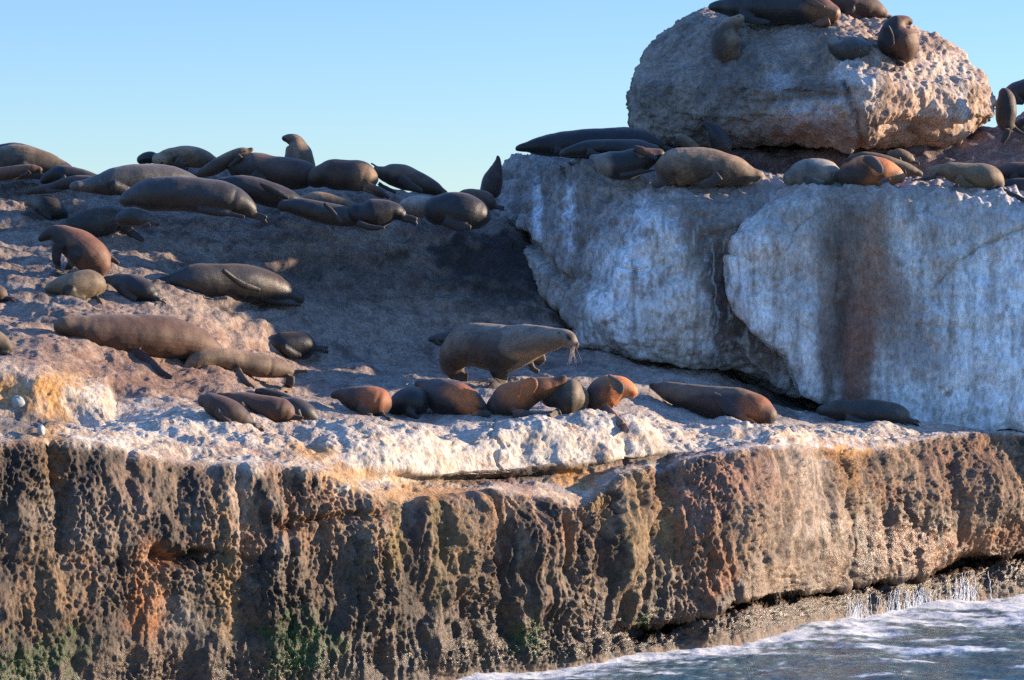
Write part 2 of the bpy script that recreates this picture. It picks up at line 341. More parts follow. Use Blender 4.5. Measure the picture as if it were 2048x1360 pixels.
for x, y, rx, ry, c, a in [
  (300,1200,34,110,(.52,.20,.06),.8),(310,1150,26,60,(.55,.35,.2),.6),(370,1290,40,90,(.42,.42,.40),.7),(455,1160,26,150,(.42,.30,.15),.8),(440,1290,16,90,(.40,.30,.18),.6),
  (480,1010,18,110,(.52,.45,.38),.8),(95,1060,30,180,(.32,.22,.09),.5),(90,1200,70,60,(.30,.2,.1),.5),(115,900,20,60,(.40,.22,.09),.7),
  (150,1040,100,60,(.38,.34,.31),.6),(250,1000,60,80,(.40,.30,.24),.5),(880,1050,22,150,(.27,.24,.12),.6),(790,1060,14,90,(.36,.28,.10),.7),(740,1060,20,70,(.38,.28,.17),.6),(930,1070,20,90,(.30,.24,.14),.6),
  (1440,1150,30,50,(.52,.19,.05),.75),(1400,1120,60,60,(.36,.24,.17),.5),(1620,970,30,120,(.52,.48,.45),.8),(1600,930,60,30,(.55,.52,.50),.7),(1660,1000,40,70,(.48,.42,.36),.5),
  (1540,1020,60,90,(.36,.33,.31),.5),(1860,1110,50,30,(.42,.22,.10),.7),(1980,1080,90,30,(.42,.21,.09),.7),(1800,1090,60,60,(.35,.19,.12),.6),(1390,990,80,70,(.42,.27,.22),.7),(1460,960,90,50,(.42,.27,.22),.6),
  (1190,970,30,60,(.30,.22,.10),.6),(1275,1040,26,130,(.36,.29,.17),.8),(1330,1060,20,100,(.34,.29,.14),.6),(1700,920,30,60,(.40,.24,.10),.6),(1930,950,90,70,(.24,.17,.15),.6),(1560,1160,60,60,(.36,.28,.2),.5)]:
    cc = mix(cc, c, blob(px, py, x, y, rx, ry, .55, nz2 * .7 + nzf * .3) * a * cliff * sm(T, 1.5, 4))
for x, y, rx, ry in [(600,1300,62,55),(585,1262,18,26),(640,1265,14,20),(40,1330,70,40),(1060,1275,34,26),(1290,1240,14,14),(130,1300,50,40)]:
    cc = mix(cc, (.05, .10, .015), blob(px, py, x, y, rx, ry, .5, nzf * 1.2 + nz2 * .5) * .8 * cliff)
# slope: dusty mauve brown rock
sc_ = np.tile(np.array([.36, .315, .28]), (len(W), 1)); dg = fbm(W + .2 * nz[:, None], 3.0, 5, 120, (.35, 1, 1.6))
sc_ = mix(sc_, (.06, .055, .055), sm(dg, .1, .5) * .6); sc_ = mix(sc_, (.44, .42, .39), sm(-dg - .2 * nzf, .15, .55) * .55)
sc_ = mix(sc_, (.17, .13, .115), sm(nz2 + .4 * nzf, .1, .6) * .6)
sc_ = mix(sc_, (.42, .33, .28), sm(nzf - nz, .2, .7) * .5)
sc_ = mix(sc_, (.055, .05, .05), np.maximum(blob(px, py, 1010, 530, 170, 75, .5, nz2 * .7), blob(px, py, 700, 560, 240, 60, .6, nz2 * .8) * .55))
sc_ = mix(sc_, (.46, .40, .36), blob(px, py, 600, 640, 300, 60, .6, nz2) * .35)
sc_ = mix(sc_, (.46, .33, .25), blob(px, py, 200, 740, 330, 110, .6, nz * .4) * .6)
sc_ = mix(sc_, (.22, .12, .08), blob(px, py, 300, 750, 200, 60, .5, nz2 * 1.4 + nzf) * .6)
sc_ = mix(sc_, (.50, .46, .42), blob(px, py, 1200, 800, 560, 60, .5, nz2 * .4) * .75)
sc_ = mix(sc_, (.62, .60, .57), blob(px, py, 1640, 820, 130, 40, .5, nz2 * .7) * .8)
sc_ = mix(sc_, (.10, .09, .085), blob(px, py, 1560, 800, 60, 36, .5, nz2) * .7)
sc_ = mix(sc_, (.55, .46, .38), blob(px, py, 500, 850, 400, 30, .6, nz2 * .8) * .6)
cc = cc * (1 - slope[:, None]) + sc_ * slope[:, None]
# white guano crust over the rim, with tan shading through
wh = np.maximum(rim * (.25 + .75 * sm(px, 560, 760)) * (1 - .5 * sm(px, 1650, 1850)), 0)
wh = np.maximum(wh, blob(px, py, 320, 855, 190, 48, .5, nz2 * .5))
wh = np.maximum(wh, blob(px, py, 760, 915, 120, 65, .5, nz2 * .4) * .95)
wh = np.maximum(wh, blob(px, py, 165, 800, 60, 42, .35, nz2 * .3))
wh = np.maximum(wh, blob(px, py, 90, 762, 100, 14, .5, nz2 * .5))
wh = np.maximum(wh, blob(px, py, 490, 930, 40, 22, .4, nz2 * .4) * .7)
wcol = mix(np.tile(np.array([.50, .445, .37]), (len(W), 1)), (.50, .38, .27), sm(nz2 + .3 * nzf, .0, .5) * .8)
wcol = mix(wcol, (.30, .22, .17), sm(nzf + nz2 * .5, .45, .75) * .7)
m = np.clip(wh * (1.2 + .5 * nzf), 0, 1)[:, None]; cc = cc * (1 - m) + wcol * m
edge = sm(T, 5.7, 6.1) * (1 - sm(T, 7.2, 7.8)) * sm(px, 1250, 1400)
cc = mix(cc, (.52, .49, .48), edge * sm(nzf + .3, 0, .5) * .7)
cc = mix(cc, (.10, .085, .07), terr * (blob(px, py, 1400, 915, 330, 26, .6, nz2 * .5)) * .75)
cc = mix(cc, (.05, .045, .045), sm(T, 6.4, 6.9) * (1 - sm(T, 7.9, 8.1)) * blob(px, py, 1000, 950, 170, 30, .4) * .8)
for x, y, rx, ry in [(60,790,60,30),(110,830,26,34),(115,760,60,14),(25,765,50,16),(840,985,90,16),(700,950,60,14),(1150,960,40,20),(1690,905,60,12),(95,868,40,14),(620,905,60,16)]:
    cc = mix(cc, (.42, .22, .07), blob(px, py, x, y, rx, ry, .6, nz2 * .8 + nzf * .3) * .75)
cc = mix(cc, (.10, .09, .085), blob(px, py, 30, 850, 70, 22, .5, nz2) * .8)
cobc = np.clip((.35 - w2) * 3, 0, 1) * (c2 > .8); cc = mix(cc, (.5, .48, .45), cobc * .5 * np.maximum(edge, cliff * right))
wet = np.clip(low * .75 + base * .5, 0, 1) * cliff
wet = np.maximum(wet, blob(px, py, 1790, 1100, 190, 90, .6, nz2 * .5) * .95 * cliff)
wet = np.maximum(wet, blob(px, py, 200, 1150, 900, 260, .5) * .45 * cliff)
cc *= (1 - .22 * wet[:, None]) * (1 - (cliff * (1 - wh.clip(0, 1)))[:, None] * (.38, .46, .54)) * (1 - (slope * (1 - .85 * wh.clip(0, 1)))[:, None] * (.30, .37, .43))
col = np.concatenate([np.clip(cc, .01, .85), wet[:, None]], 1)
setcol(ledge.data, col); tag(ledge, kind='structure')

# ================================================================ SOLID ROCKS: outline with its own depth and thickness
def rock(name, outline, dfun, thick, edge, mat, vox=.032, back=.85, upedge=None, expo=2.6):
    O = np.array(outline, float); n = len(O); c = O.mean(0)
    th = np.arange(0, 1, 1 / 260) * n
    i = th.astype(int); t = (th - i)[:, None]
    a, b, c_, d_ = O[(i-1) % n], O[i % n], O[(i+1) % n], O[(i+2) % n]
    S = .5 * ((2*b) + (c_-a)*t + (2*a-5*b+4*c_-d_)*t*t + (-a+3*b-3*c_+d_)*t**3)
    V = []; rings = []
    rho = np.concatenate([np.linspace(.04, .8, 26), .8 + .2 * np.sin(np.linspace(.1, 1, 16) * math.pi / 2)])
    for r in rho:
        q = c + (S - c) * r
        e = edge + ((upedge - edge) * np.clip((c[1] - S[:, 1]) / (c[1] - S[:, 1].min()), 0, 1) ** .7 if upedge else 0)
        d = dfun(q[:, 0], q[:, 1]) + e * (1 - (1 - min(r, .9999) ** expo) ** (1 / 2.2))
        V.append(P(q[:, 0], q[:, 1], d))
    last = V[-1].copy()
    for k, (s, dd) in enumerate([(.985, .3), (.96, .6), (back, 1.0), (.4, 1.05)]):
        cen = last.mean(0); q = cen + (last - cen) * s; q[:, 1] = last[:, 1] + thick * dd; V.append(q)
    m = len(S); F = []
    for r in range(len(V) - 1):
        for j in range(m):
            k = (j + 1) % m; F.append((r*m + j, r*m + k, (r+1)*m + k, (r+1)*m + j))
    F.append(tuple(range(m))[::-1]); F.append(tuple((len(V)-1)*m + j for j in range(m)))
    o = mesh_np(name, np.concatenate(V), F, None, mat)
    remesh(o, vox)
    return o

def finish(o, disp, colf, kind=None, smooth_it=0):
    me = o.data; W = getV(me); N = getN(me); a, b = proj(W)
    W2 = W + N * disp(W, a, b, N)[:, None]; setV(me, W2)
    a, b = proj(W2); setcol(me, colf(W, a, b, getN(me))); me.materials.clear(); me.materials.append(o['_m']); del o['_m']
    me.polygons.foreach_set('use_smooth', [True] * len(me.polygons))

# --- left wall block
ridge = [(300, 1400), (400, 1325), (500, 1262), (560, 1240), (620, 1185), (700, 1165)]
def dA(x, y):
    rx = inter(y, ridge); return 53.1 + .0085 * np.maximum(rx - x, 0) + .00035 * np.maximum(x - 1300, 0) - .35 * np.exp(-((y - 640) / 110) ** 2) * sm(x, 1130, 1260) + .30 * sm(x, 1415, 1450) * sm(y, 480, 560)
A = rock('rock_wall_block', [(990,452),(968,432),(978,395),(1000,342),(1035,315),(1100,311),(1200,316),(1330,334),(1500,352),(1620,362),(1660,420),(1660,600),(1640,780),(1590,800),(1520,760),(1430,742),(1300,718),(1200,706),(1168,688),(1160,650),(1108,600),(1062,552),(1030,505),(1022,470)], dA, 4.5, .45, M_wall, upedge=1.6)
A['_m'] = M_wall
def dispA(W, a, b, N):
    w = fbm(W, .9, 3, 3)
    D = fbm(W, .6, 4, 201) * .20 + fbm(W, 2.4, 4, 202) * .07 + fbm(W, 9, 3, 203) * .022
    # slanted water-worn flutes on the left facet
    lf = sm(inter(b, ridge) - a, 0, 60)
    Ws = W.copy(); Ws[:, 0] += .35 * (W[:, 2] - 5); D += lf * (ridged(Ws + w[:, None] * .1, 2.6, 4, 205, (1.3, 1.3, .12)) - .5) * .16
    D += lf * -.25 * np.exp(-(pline(a + 12 * w, b, [(970,455),(1040,470),(1080,500),(1130,560)])[0] / 9) ** 2)
    for pts, hw, dep in [([(1230,528),(1275,545),(1330,520)],5,.10),([(1320,380),(1290,500)],7,-.05),([(1640,400),(1400,480)],4,.05)]:
        D -= dep * np.exp(-(pline(a, b, pts)[0] / hw) ** 2)
    top = sm(-b, -395, -340); w1, c1 = worley(W, 7, 209); D += top * (np.clip(.5 - w1, 0, 1) * .10 + fbm(W, 5, 3, 210) * .05)
    return D
def streaks(W, a, b, cols_, s):
    n = fbm(W, 4, 4, s, (1, 1, .3))
    out = None
    return n
def colA(W, a, b, N):
    nz = fbm(W, 1.4, 4, 301); nf = fbm(W, 7, 4, 302); v = fbm(W, 5.0, 4, 303, (1, 1, .07)); v2 = fbm(W, 2.0, 4, 304, (1, 1, .1))
    c = np.tile(np.array([.50, .46, .42]), (len(W), 1))
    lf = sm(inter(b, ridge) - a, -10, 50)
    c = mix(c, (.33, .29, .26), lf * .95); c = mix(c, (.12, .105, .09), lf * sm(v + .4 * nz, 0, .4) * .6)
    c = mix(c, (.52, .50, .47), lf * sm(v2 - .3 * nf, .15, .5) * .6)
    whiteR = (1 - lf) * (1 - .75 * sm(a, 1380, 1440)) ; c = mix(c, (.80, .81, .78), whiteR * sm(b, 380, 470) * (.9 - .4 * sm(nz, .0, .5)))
    c = mix(c, (.82, .86, .86), blob(a, b, 1255, 610, 75, 110, .5, nz * .4) * .8)
    for x, y, rx, ry, col, m in [(1075,420,9,70,(.78,.82,.84),.9),(1138,430,14,75,(.78,.82,.84),.9),(1060,540,40,60,(.5,.47,.4),.6),(1285,440,16,90,(.7,.7,.7),.8),(1110,590,60,70,(.42,.38,.33),.5),
        (1400,470,40,80,(.20,.16,.13),.7),(1440,500,60,90,(.10,.08,.065),.8),(1340,600,60,110,(.52,.42,.30),.5),(1470,650,60,120,(.10,.07,.05),.85),(1440,560,22,90,(.05,.04,.035),.8),(1520,620,90,90,(.07,.05,.04),.8),(1370,660,40,60,(.6,.54,.44),.5),(1540,720,40,30,(.28,.22,.18),.7),(1230,340,160,30,(.22,.19,.17),.6)]:
        c = mix(c, col, blob(a, b, x, y, rx, ry, .5, nz * .5 + nf * .25) * m)
    v3 = fbm(W + .08 * nz[:, None], 10, 4, 306, (1, 1, .05)); c = mix(c, (.20, .16, .13), sm(v3, .05, .4) * .5); c = mix(c, (.70, .71, .69), sm(-v3, .2, .5) * .4 * (1 - lf))
    c = mix(c, (.16, .12, .09), (1 - lf) * sm(v + .3 * nz, .25, .6) * .55)
    c = mix(c, (.30, .23, .18), sm(nf + nz, .4, .9) * .5)
    top = 1 - sm(b + 14 * nz, 372, 402); c = mix(c, (.32, .25, .20), top * .85 * sm(a, 1050, 1300)); c = mix(c, (.50, .42, .36), top * sm(nf, .1, .5) * .5 * sm(a, 1050, 1300))
    c = mix(c, (.21, .18, .155), blob(a, b, 1450, 410, 130, 40, .5, nz * .4) * .8)
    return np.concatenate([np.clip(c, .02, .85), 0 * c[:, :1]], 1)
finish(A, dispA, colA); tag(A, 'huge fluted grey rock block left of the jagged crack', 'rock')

# --- right wall block
def dB(x, y): return 52.85 - .0001 * (x - 1440) + .25 * sm(x, 1500, 1430) + .0025 * np.maximum(x - 2300, 0)
B = rock('rock_wall_block', [(1430,520),(1428,490),(1470,455),(1515,425),(1570,388),(1650,366),(1780,356),(1900,362),(1980,374),(2048,392),(2200,400),(2500,420),(2900,520),(2950,800),(2600,900),(2048,866),(1900,862),(1830,850),(1740,822),(1670,806),(1610,782),(1592,745),(1575,715),(1530,690),(1488,650),(1462,615),(1448,580),(1438,550)], dB, 4.5, .16, M_wall, upedge=1.2, expo=8)
B['_m'] = M_wall
def dispB(W, a, b, N):
    D = fbm(W, .5, 4, 221) * .14 + fbm(W, 2.1, 4, 222) * .05 + fbm(W, 8, 3, 223) * .016 + fbm(W, 2.2, 4, 224, (1, 1, .15)) * .05
    sl = sm(b - inter(a, [(1700, 700), (1850, 585), (1900, 535), (1960, 490), (2048, 452), (2300, 430)]), -3, 5); D -= .05 * sl * sm(a, 1820, 1950)
    for pts, hw, dep in [([(2060,448),(1990,480),(1950,500),(1900,540),(1880,565)],3,.07),([(1880,565),(1850,600)],3,.03),([(1570,500),(1600,450),(1640,420)],3,.06),([(1850,620),(1842,660),(1856,690)],6,.10),([(1500,520),(1430,500)],3,.08),([(1820,650),(1930,655)],4,.05),([(1500,545),(1560,560),(1600,540)],3,.05)]:
        D -= dep * np.exp(-(pline(a + 6 * fbm(W, 5, 3, 225), b, pts)[0] / hw) ** 2)
    D += .10 * blob(a, b, 1870, 650, 26, 36, .5) + .12 * blob(a, b, 1520, 480, 50, 30, .6)
    top = sm(-b, -470, -380) * sm(a, 1780, 1950) + sm(-b, -400, -365); w1, c1 = worley(W, 7, 229); top = np.clip(top, 0, 1)
    D += top * (np.clip(.5 - w1, 0, 1) * .13 + fbm(W, 4, 4, 230) * .08)
    return D
def colB(W, a, b, N):
    nz = fbm(W, 1.4, 4, 311); nf = fbm(W, 7, 4, 312); v = fbm(W, 4.5, 4, 313, (1, 1, .06)); v2 = fbm(W, 1.8, 4, 314, (1, 1, .08)); aa = a + 8 * nz
    c = np.tile(np.array([.72, .71, .66]), (len(W), 1))
    c = mix(c, (.82, .86, .86), np.maximum(1 - sm(aa, 1440, 1560), sm(aa, 1840, 1980)) * sm(b, 440, 560) * .8)
    c = mix(c, (.82, .86, .86), sm(b, 740, 800) * .6)
    up = 1 - sm(b + 30 * v2, 395, 540); c = mix(c, (.36, .33, .30), up * .65)
    c = mix(c, (.36, .30, .25), sm(v + .3 * nz, .1, .5) * .6 * (1 - .6 * sm(aa, 1850, 1950)))
    v3 = fbm(W + .08 * nz[:, None], 10, 4, 316, (1, 1, .05)); c = mix(c, (.22, .175, .14), sm(v3 + .3 * nf, .1, .5) * .4); c = mix(c, (.80, .84, .84), sm(-v3, .15, .5) * .4)
    for x, y, rx, ry, col, m in [(1690,580,52,300,(.10,.06,.042),.97),(1668,470,26,120,(.09,.075,.065),.8),(1700,420,30,80,(.10,.085,.07),.9),(1660,520,16,200,(.22,.18,.14),.6),(1762,520,14,170,(.25,.16,.10),.9),(1748,560,30,110,(.30,.13,.06),.85),(1735,480,60,140,(.36,.29,.23),.5),
        (1800,640,60,90,(.30,.25,.22),.65),(1770,600,36,70,(.26,.17,.12),.6),(1880,500,30,120,(.36,.30,.25),.5),(1860,690,40,60,(.28,.26,.26),.5),(1722,730,34,150,(.26,.13,.085),.75),(1985,560,10,150,(.45,.38,.3),.5),(1600,440,70,40,(.38,.34,.29),.6),
        (1895,788,8,6,(.3,.16,.1),.8),(1880,775,4,4,(.3,.16,.1),.8),(1940,780,4,4,(.25,.18,.12),.8),(1600,560,70,60,(.42,.38,.35),.5),(1470,620,14,60,(.66,.5,.42),.6)]:
        c = mix(c, col, blob(aa, b, x, y, rx, ry, .5, nz * .25 + v * .35) * m)
    c = mix(c, (.30, .24, .19), sm(nf + nz, .45, .9) * .45)
    top = (1 - sm(b + 10 * nz, 385, 415)); c = mix(c, (.34, .27, .22), top * .8); c = mix(c, (.55, .48, .42), top * sm(nf, .1, .5) * .6)
    rr = blob(a, b, 1990, 430, 90, 50, .5, nz * .5); c = mix(c, (.56, .50, .45), rr * .7)
    return np.concatenate([np.clip(c, .02, .85), 0 * c[:, :1]], 1)
finish(B, dispB, colB); tag(B, 'pale whitewashed rock wall with a dark brown streak, right of the crack', 'rock')

# --- dark bedrock under and behind the round boulder
Dk = rock('bedrock_outcrop', [(1290,340),(1320,300),(1450,298),(1600,296),(1800,290),(1900,268),(1975,258),(2030,262),(2080,240),(2150,200),(2300,180),(2600,190),(2900,300),(2900,420),(2300,430),(1900,420),(1500,410)], lambda x, y: 56.6 + .0008 * np.abs(x - 1900) + .010 * np.maximum(320 - y, 0) * (x > 0), 5.0, .6, M_boulder, vox=.05)
Dk['_m'] = M_boulder
def colD(W, a, b, N):
    nz = fbm(W, 1.4, 4, 321); nf = fbm(W, 7, 4, 322)
    c = np.tile(np.array([.20, .14, .125]), (len(W), 1)); c = mix(c, (.09, .07, .065), sm(nz, -.1, .4) * .7); c = mix(c, (.38, .30, .25), sm(nf, .2, .6) * .6)
    return np.concatenate([np.clip(c, .02, .85), 0 * c[:, :1]], 1)
finish(Dk, lambda W, a, b, N: fbm(W, .7, 4, 231) * .15 + fbm(W, 3, 4, 232) * .07, colD); tag(Dk, 'dark reddish bedrock under and right of the big round boulder', 'rock')

# --- round boulder on top
def dC(x, y): return 54.9 + .0052 * np.maximum(1690 - x, 0) + .0060 * np.maximum(x - 1720, 0) + .010 * np.maximum(170 - y, 0) + .006 * np.maximum(y - 230, 0)
Cb = rock('boulder', [(1262,205),(1264,170),(1290,110),(1330,68),(1385,34),(1430,24),(1500,22),(1600,18),(1700,22),(1780,44),(1850,80),(1915,104),(1965,148),(1992,190),(1994,232),(1960,258),(1880,280),(1780,288),(1640,292),(1500,290),(1390,288),(1310,280),(1272,250)], dC, 4.2, .9, M_boulder, upedge=2.2, expo=3.2)
Cb['_m'] = M_boulder
def dispC(W, a, b, N):
    w1, c1 = worley(W + .05 * fbm(W, 5, 3, 240)[:, None], 4.2, 241); w2, c2 = worley(W, 10, 242); rt = sm(a, 1640, 1730)
    D = fbm(W, .7, 4, 243) * .2 + fbm(W, 2.6, 4, 244, (1, 1, 1.6)) * .07 + fbm(W, 9, 4, 245) * .04
    D += (np.clip(.55 - w1, 0, 1) * (c1 > .4) * .05 + np.clip(.5 - w2, 0, 1) * .05) * (.3 + .7 * rt)
    for pts, hw, dep in [([(1460,190),(1500,205),(1580,200),(1640,190),(1700,192)],5,.07),([(1690,160),(1710,215),(1718,280)],7,.22),([(1520,150),(1480,185)],6,.08),([(1760,250),(1880,258),(1960,238)],6,.1)]:
        D -= dep * np.exp(-(pline(a + 10 * fbm(W, 3, 3, 246), b, pts)[0] / hw) ** 2)
    return D
def colC(W, a, b, N):
    nz = fbm(W, 1.3, 4, 331); nf = fbm(W, 7, 4, 332); v = fbm(W, 4, 4, 333, (1, 1, .12))
    c = np.tile(np.array([.29, .235, .19]), (len(W), 1)); c = mix(c, (.44, .29, .20), sm(a, 1560, 1760) * .85)
    c = mix(c, (.14, .115, .10), sm(nz + .4 * v, .0, .5) * .65); c = mix(c, (.40, .34, .29), sm(-nz + .5 * nf, .1, .6) * .5)
    for x, y, rx, ry, col, m in [(1720,170,50,60,(.60,.55,.50),.8),(1900,150,60,50,(.52,.45,.38),.6),(1925,210,10,50,(.60,.54,.48),.7),(1610,225,60,30,(.55,.52,.5),.6),(1560,170,30,26,(.46,.46,.46),.6),(1480,165,50,50,(.16,.125,.105),.6),
        (1600,260,90,26,(.22,.13,.11),.6),(1715,250,20,30,(.6,.55,.5),.6),(1640,180,70,18,(.08,.07,.065),.6),(1710,285,30,10,(.35,.14,.1),.6)]:
        c = mix(c, col, blob(a, b, x, y, rx, ry, .5, nz * .5 + nf * .3) * m)
    return np.concatenate([np.clip(c, .02, .85), 0 * c[:, :1]], 1)
finish(Cb, dispC, colC); tag(Cb, 'big round brown boulder resting on top of the rock wall', 'boulder')

# ================================================================ SEA
xs = np.concatenate([[-4000, -800, -200, -60, -25], np.arange(-12, 13, .06), [15, 20, 30, 60, 200, 800, 4000]])
ys = np.concatenate([[-600, -100, -20, 10, 25, 34], np.arange(37, 60, .08), [62, 70, 100, 300, 1000, 4000, 9000]])
X, Y = np.meshgrid(xs, ys); Ws = np.stack([X.ravel(), Y.ravel(), 0 * X.ravel()], 1)
near = ((np.abs(Ws[:, 0]) < 14) & (Ws[:, 1] > 34) & (Ws[:, 1] < 62)).astype(float)
wp, wq = proj(np.stack([Ws[:, 0], np.clip(Ws[:, 1], 30, 90), Ws[:, 2]], 1))
dist = wl(np.clip(wp, -900, 3200)) - Ws[:, 1]       # metres in front of the rock face
h = fbm(Ws, .5, 3, 401, (1, 1.6, 1)) * .07 + fbm(Ws, 1.8, 4, 402, (1, 1.5, 1)) * .03 + fbm(Ws, 6, 3, 403) * .010
h += .03 * np.exp(-np.abs(dist) / .8) * (1 + fbm(Ws, 1.5, 3, 404))
Ws[:, 2] = h * near
f1 = fbm(Ws, 1.1, 5, 411, (.6, 1.5, 1)); f2 = 1 - np.abs(fbm(Ws, 1.6, 4, 412, (.6, 1.4, 1))) * 3.2; f3 = fbm(Ws, 7, 4, 413)
foam = sm(f1 + .35 * f3 + 1.35 * np.exp(-np.clip(dist, 0, 99) / (1.6 + 2.2 * sm(wp, 1500, 1850))), .42, 1.0)
foam = np.maximum(foam, sm(f2 + .3 * f3, .75, 1.05) * np.exp(-np.clip(dist - 1, 0, 99) / 4.5) * .75)
foam = np.maximum(foam, sm(f1 + .4 * f3, .55, .8) * .8)
foam = np.maximum(foam, sm(f3 * .6 + f1 * .5 + 1.1 * np.exp(-np.clip(dist - .2, 0, 99) / 1.3), .45, .9))
foam *= near
wc = mix(np.tile(np.array([.055, .125, .14]), (len(Ws), 1)), (.10, .19, .21), np.exp(-np.clip(dist, 0, 99) / 3) * .8)
wc = mix(wc, (.72, .75, .76), foam)
n2 = len(xs); jj = (np.arange(len(ys) - 1)[:, None] * n2 + np.arange(n2 - 1)).ravel()
t = NT('sea_water'); at = t.n('ShaderNodeAttribute', attribute_name='col'); tc = t.n('ShaderNodeTexCoord').outputs['Object']
t.l(at.outputs['Color'], t.b.inputs['Base Color']); t.l(t.rmp(at.outputs['Alpha'], 0, 1, .10, .8), t.b.inputs['Roughness']); t.b.inputs['IOR'].default_value = 1.33
nn = t.noise(6, 5, .6, t.scl(tc, (1, 1.5, 1))); bb = t.n('ShaderNodeBump'); bb.inputs['Distance'].default_value = .03; bb.inputs['Strength'].default_value = .9; t.l(nn.outputs[0], bb.inputs['Height']); t.l(bb.outputs[0], t.b.inputs['Normal'])
sea = mesh_np('sea_water', Ws, np.stack([jj, jj + 1, jj + n2 + 1, jj + n2], 1), np.concatenate([wc, foam[:, None]], 1), t.m)
tag(sea, kind='structure')
# ================================================================ SEALS
def bvh(objs):
    V = []; F = []; k = 0
    for o in objs:
        me = o.data; v = getV(me); q = np.empty(len(me.loops), np.int32); me.loops.foreach_get('vertex_index', q)
        lt = np.empty(len(me.polygons), np.int32); me.polygons.foreach_get('loop_total', lt)
        V.append(v)
        if (lt == 4).all(): F.append(q.reshape(-1, 4) + k)
        else: F.append(None)
        k += len(v)
    assert all(f is not None for f in F)
    return BVHTree.FromPolygons(np.concatenate(V).tolist(), np.concatenate(F).tolist())
TREE = bvh([ledge, A, B, Dk, Cb])
def hit(x, y, tree=None):
    q = P(x, y, 40.0); d = Vector(q - CAM).normalized()
    r = (tree or TREE).ray_cast(Vector(CAM), d, 200)
    return None if r[0] is None else np.array(r[0])
def cat(Pt, n):       # Catmull-Rom through rows of Pt
    Pt = np.asarray(Pt, float); m = len(Pt); E = np.vstack([2*Pt[0]-Pt[1], Pt, 2*Pt[-1]-Pt[-2]])
    tt = np.linspace(0, m - 1, n); i = np.minimum(tt.astype(int), m - 2); t = (tt - i)[:, None]
    a, b, c, d = E[i], E[i+1], E[i+2], E[i+3]
    return .5 * (2*b + (c-a)*t + (2*a-5*b+4*c-d)*t*t + (-a+3*b-3*c+d)*t**3)
FUR = {'dark': (.024, .021, .018), 'brown': (.066, .036, .021), 'red': (.115, .046, .021), 'orange': (.46, .135, .030), 'tan': (.20, .125, .068),
       'grey': (.055, .050, .042), 'olive': (.13, .090, .048), 'black': (.012, .010, .009), 'choc': (.052, .028, .018), 'bull': (.15, .115, .080), 'pale': (.22, .19, .15)}
CLEARY = np.array([0, 1.0, 0])
nseal = 0
def tube(C3, R, nseg=26, wide=1.0, flat=None):
    n = len(C3); T_ = np.gradient(C3, axis=0); T_ /= np.linalg.norm(T_, axis=1)[:, None] + 1e-9
    V = []
    for i in range(n):
        t = T_[i]; dep = CLEARY - t * t[1]; dep /= np.linalg.norm(dep); up = np.cross(t, dep)
        a = np.arange(nseg) / nseg * 2 * math.pi
        V.append(C3[i] + np.cos(a)[:, None] * up * R[i] + np.sin(a)[:, None] * dep * (R[i] * wide if flat is None else flat[i]))
    return np.array(V)
def tube_mesh(V):
    n, m = V.shape[:2]; c0 = V[0].mean(0); c1 = V[-1].mean(0)
    F = [(i*m+j, i*m+(j+1) % m, (i+1)*m+(j+1) % m, (i+1)*m+j) for i in range(n-1) for j in range(m)]
    VV = np.concatenate([V.reshape(-1, 3), [c0, c1]]); k = n*m
    F += [((j+1) % m, j, k) for j in range(m)] + [((n-1)*m+j, (n-1)*m+(j+1) % m, k+1) for j in range(m)]
    return VV, F
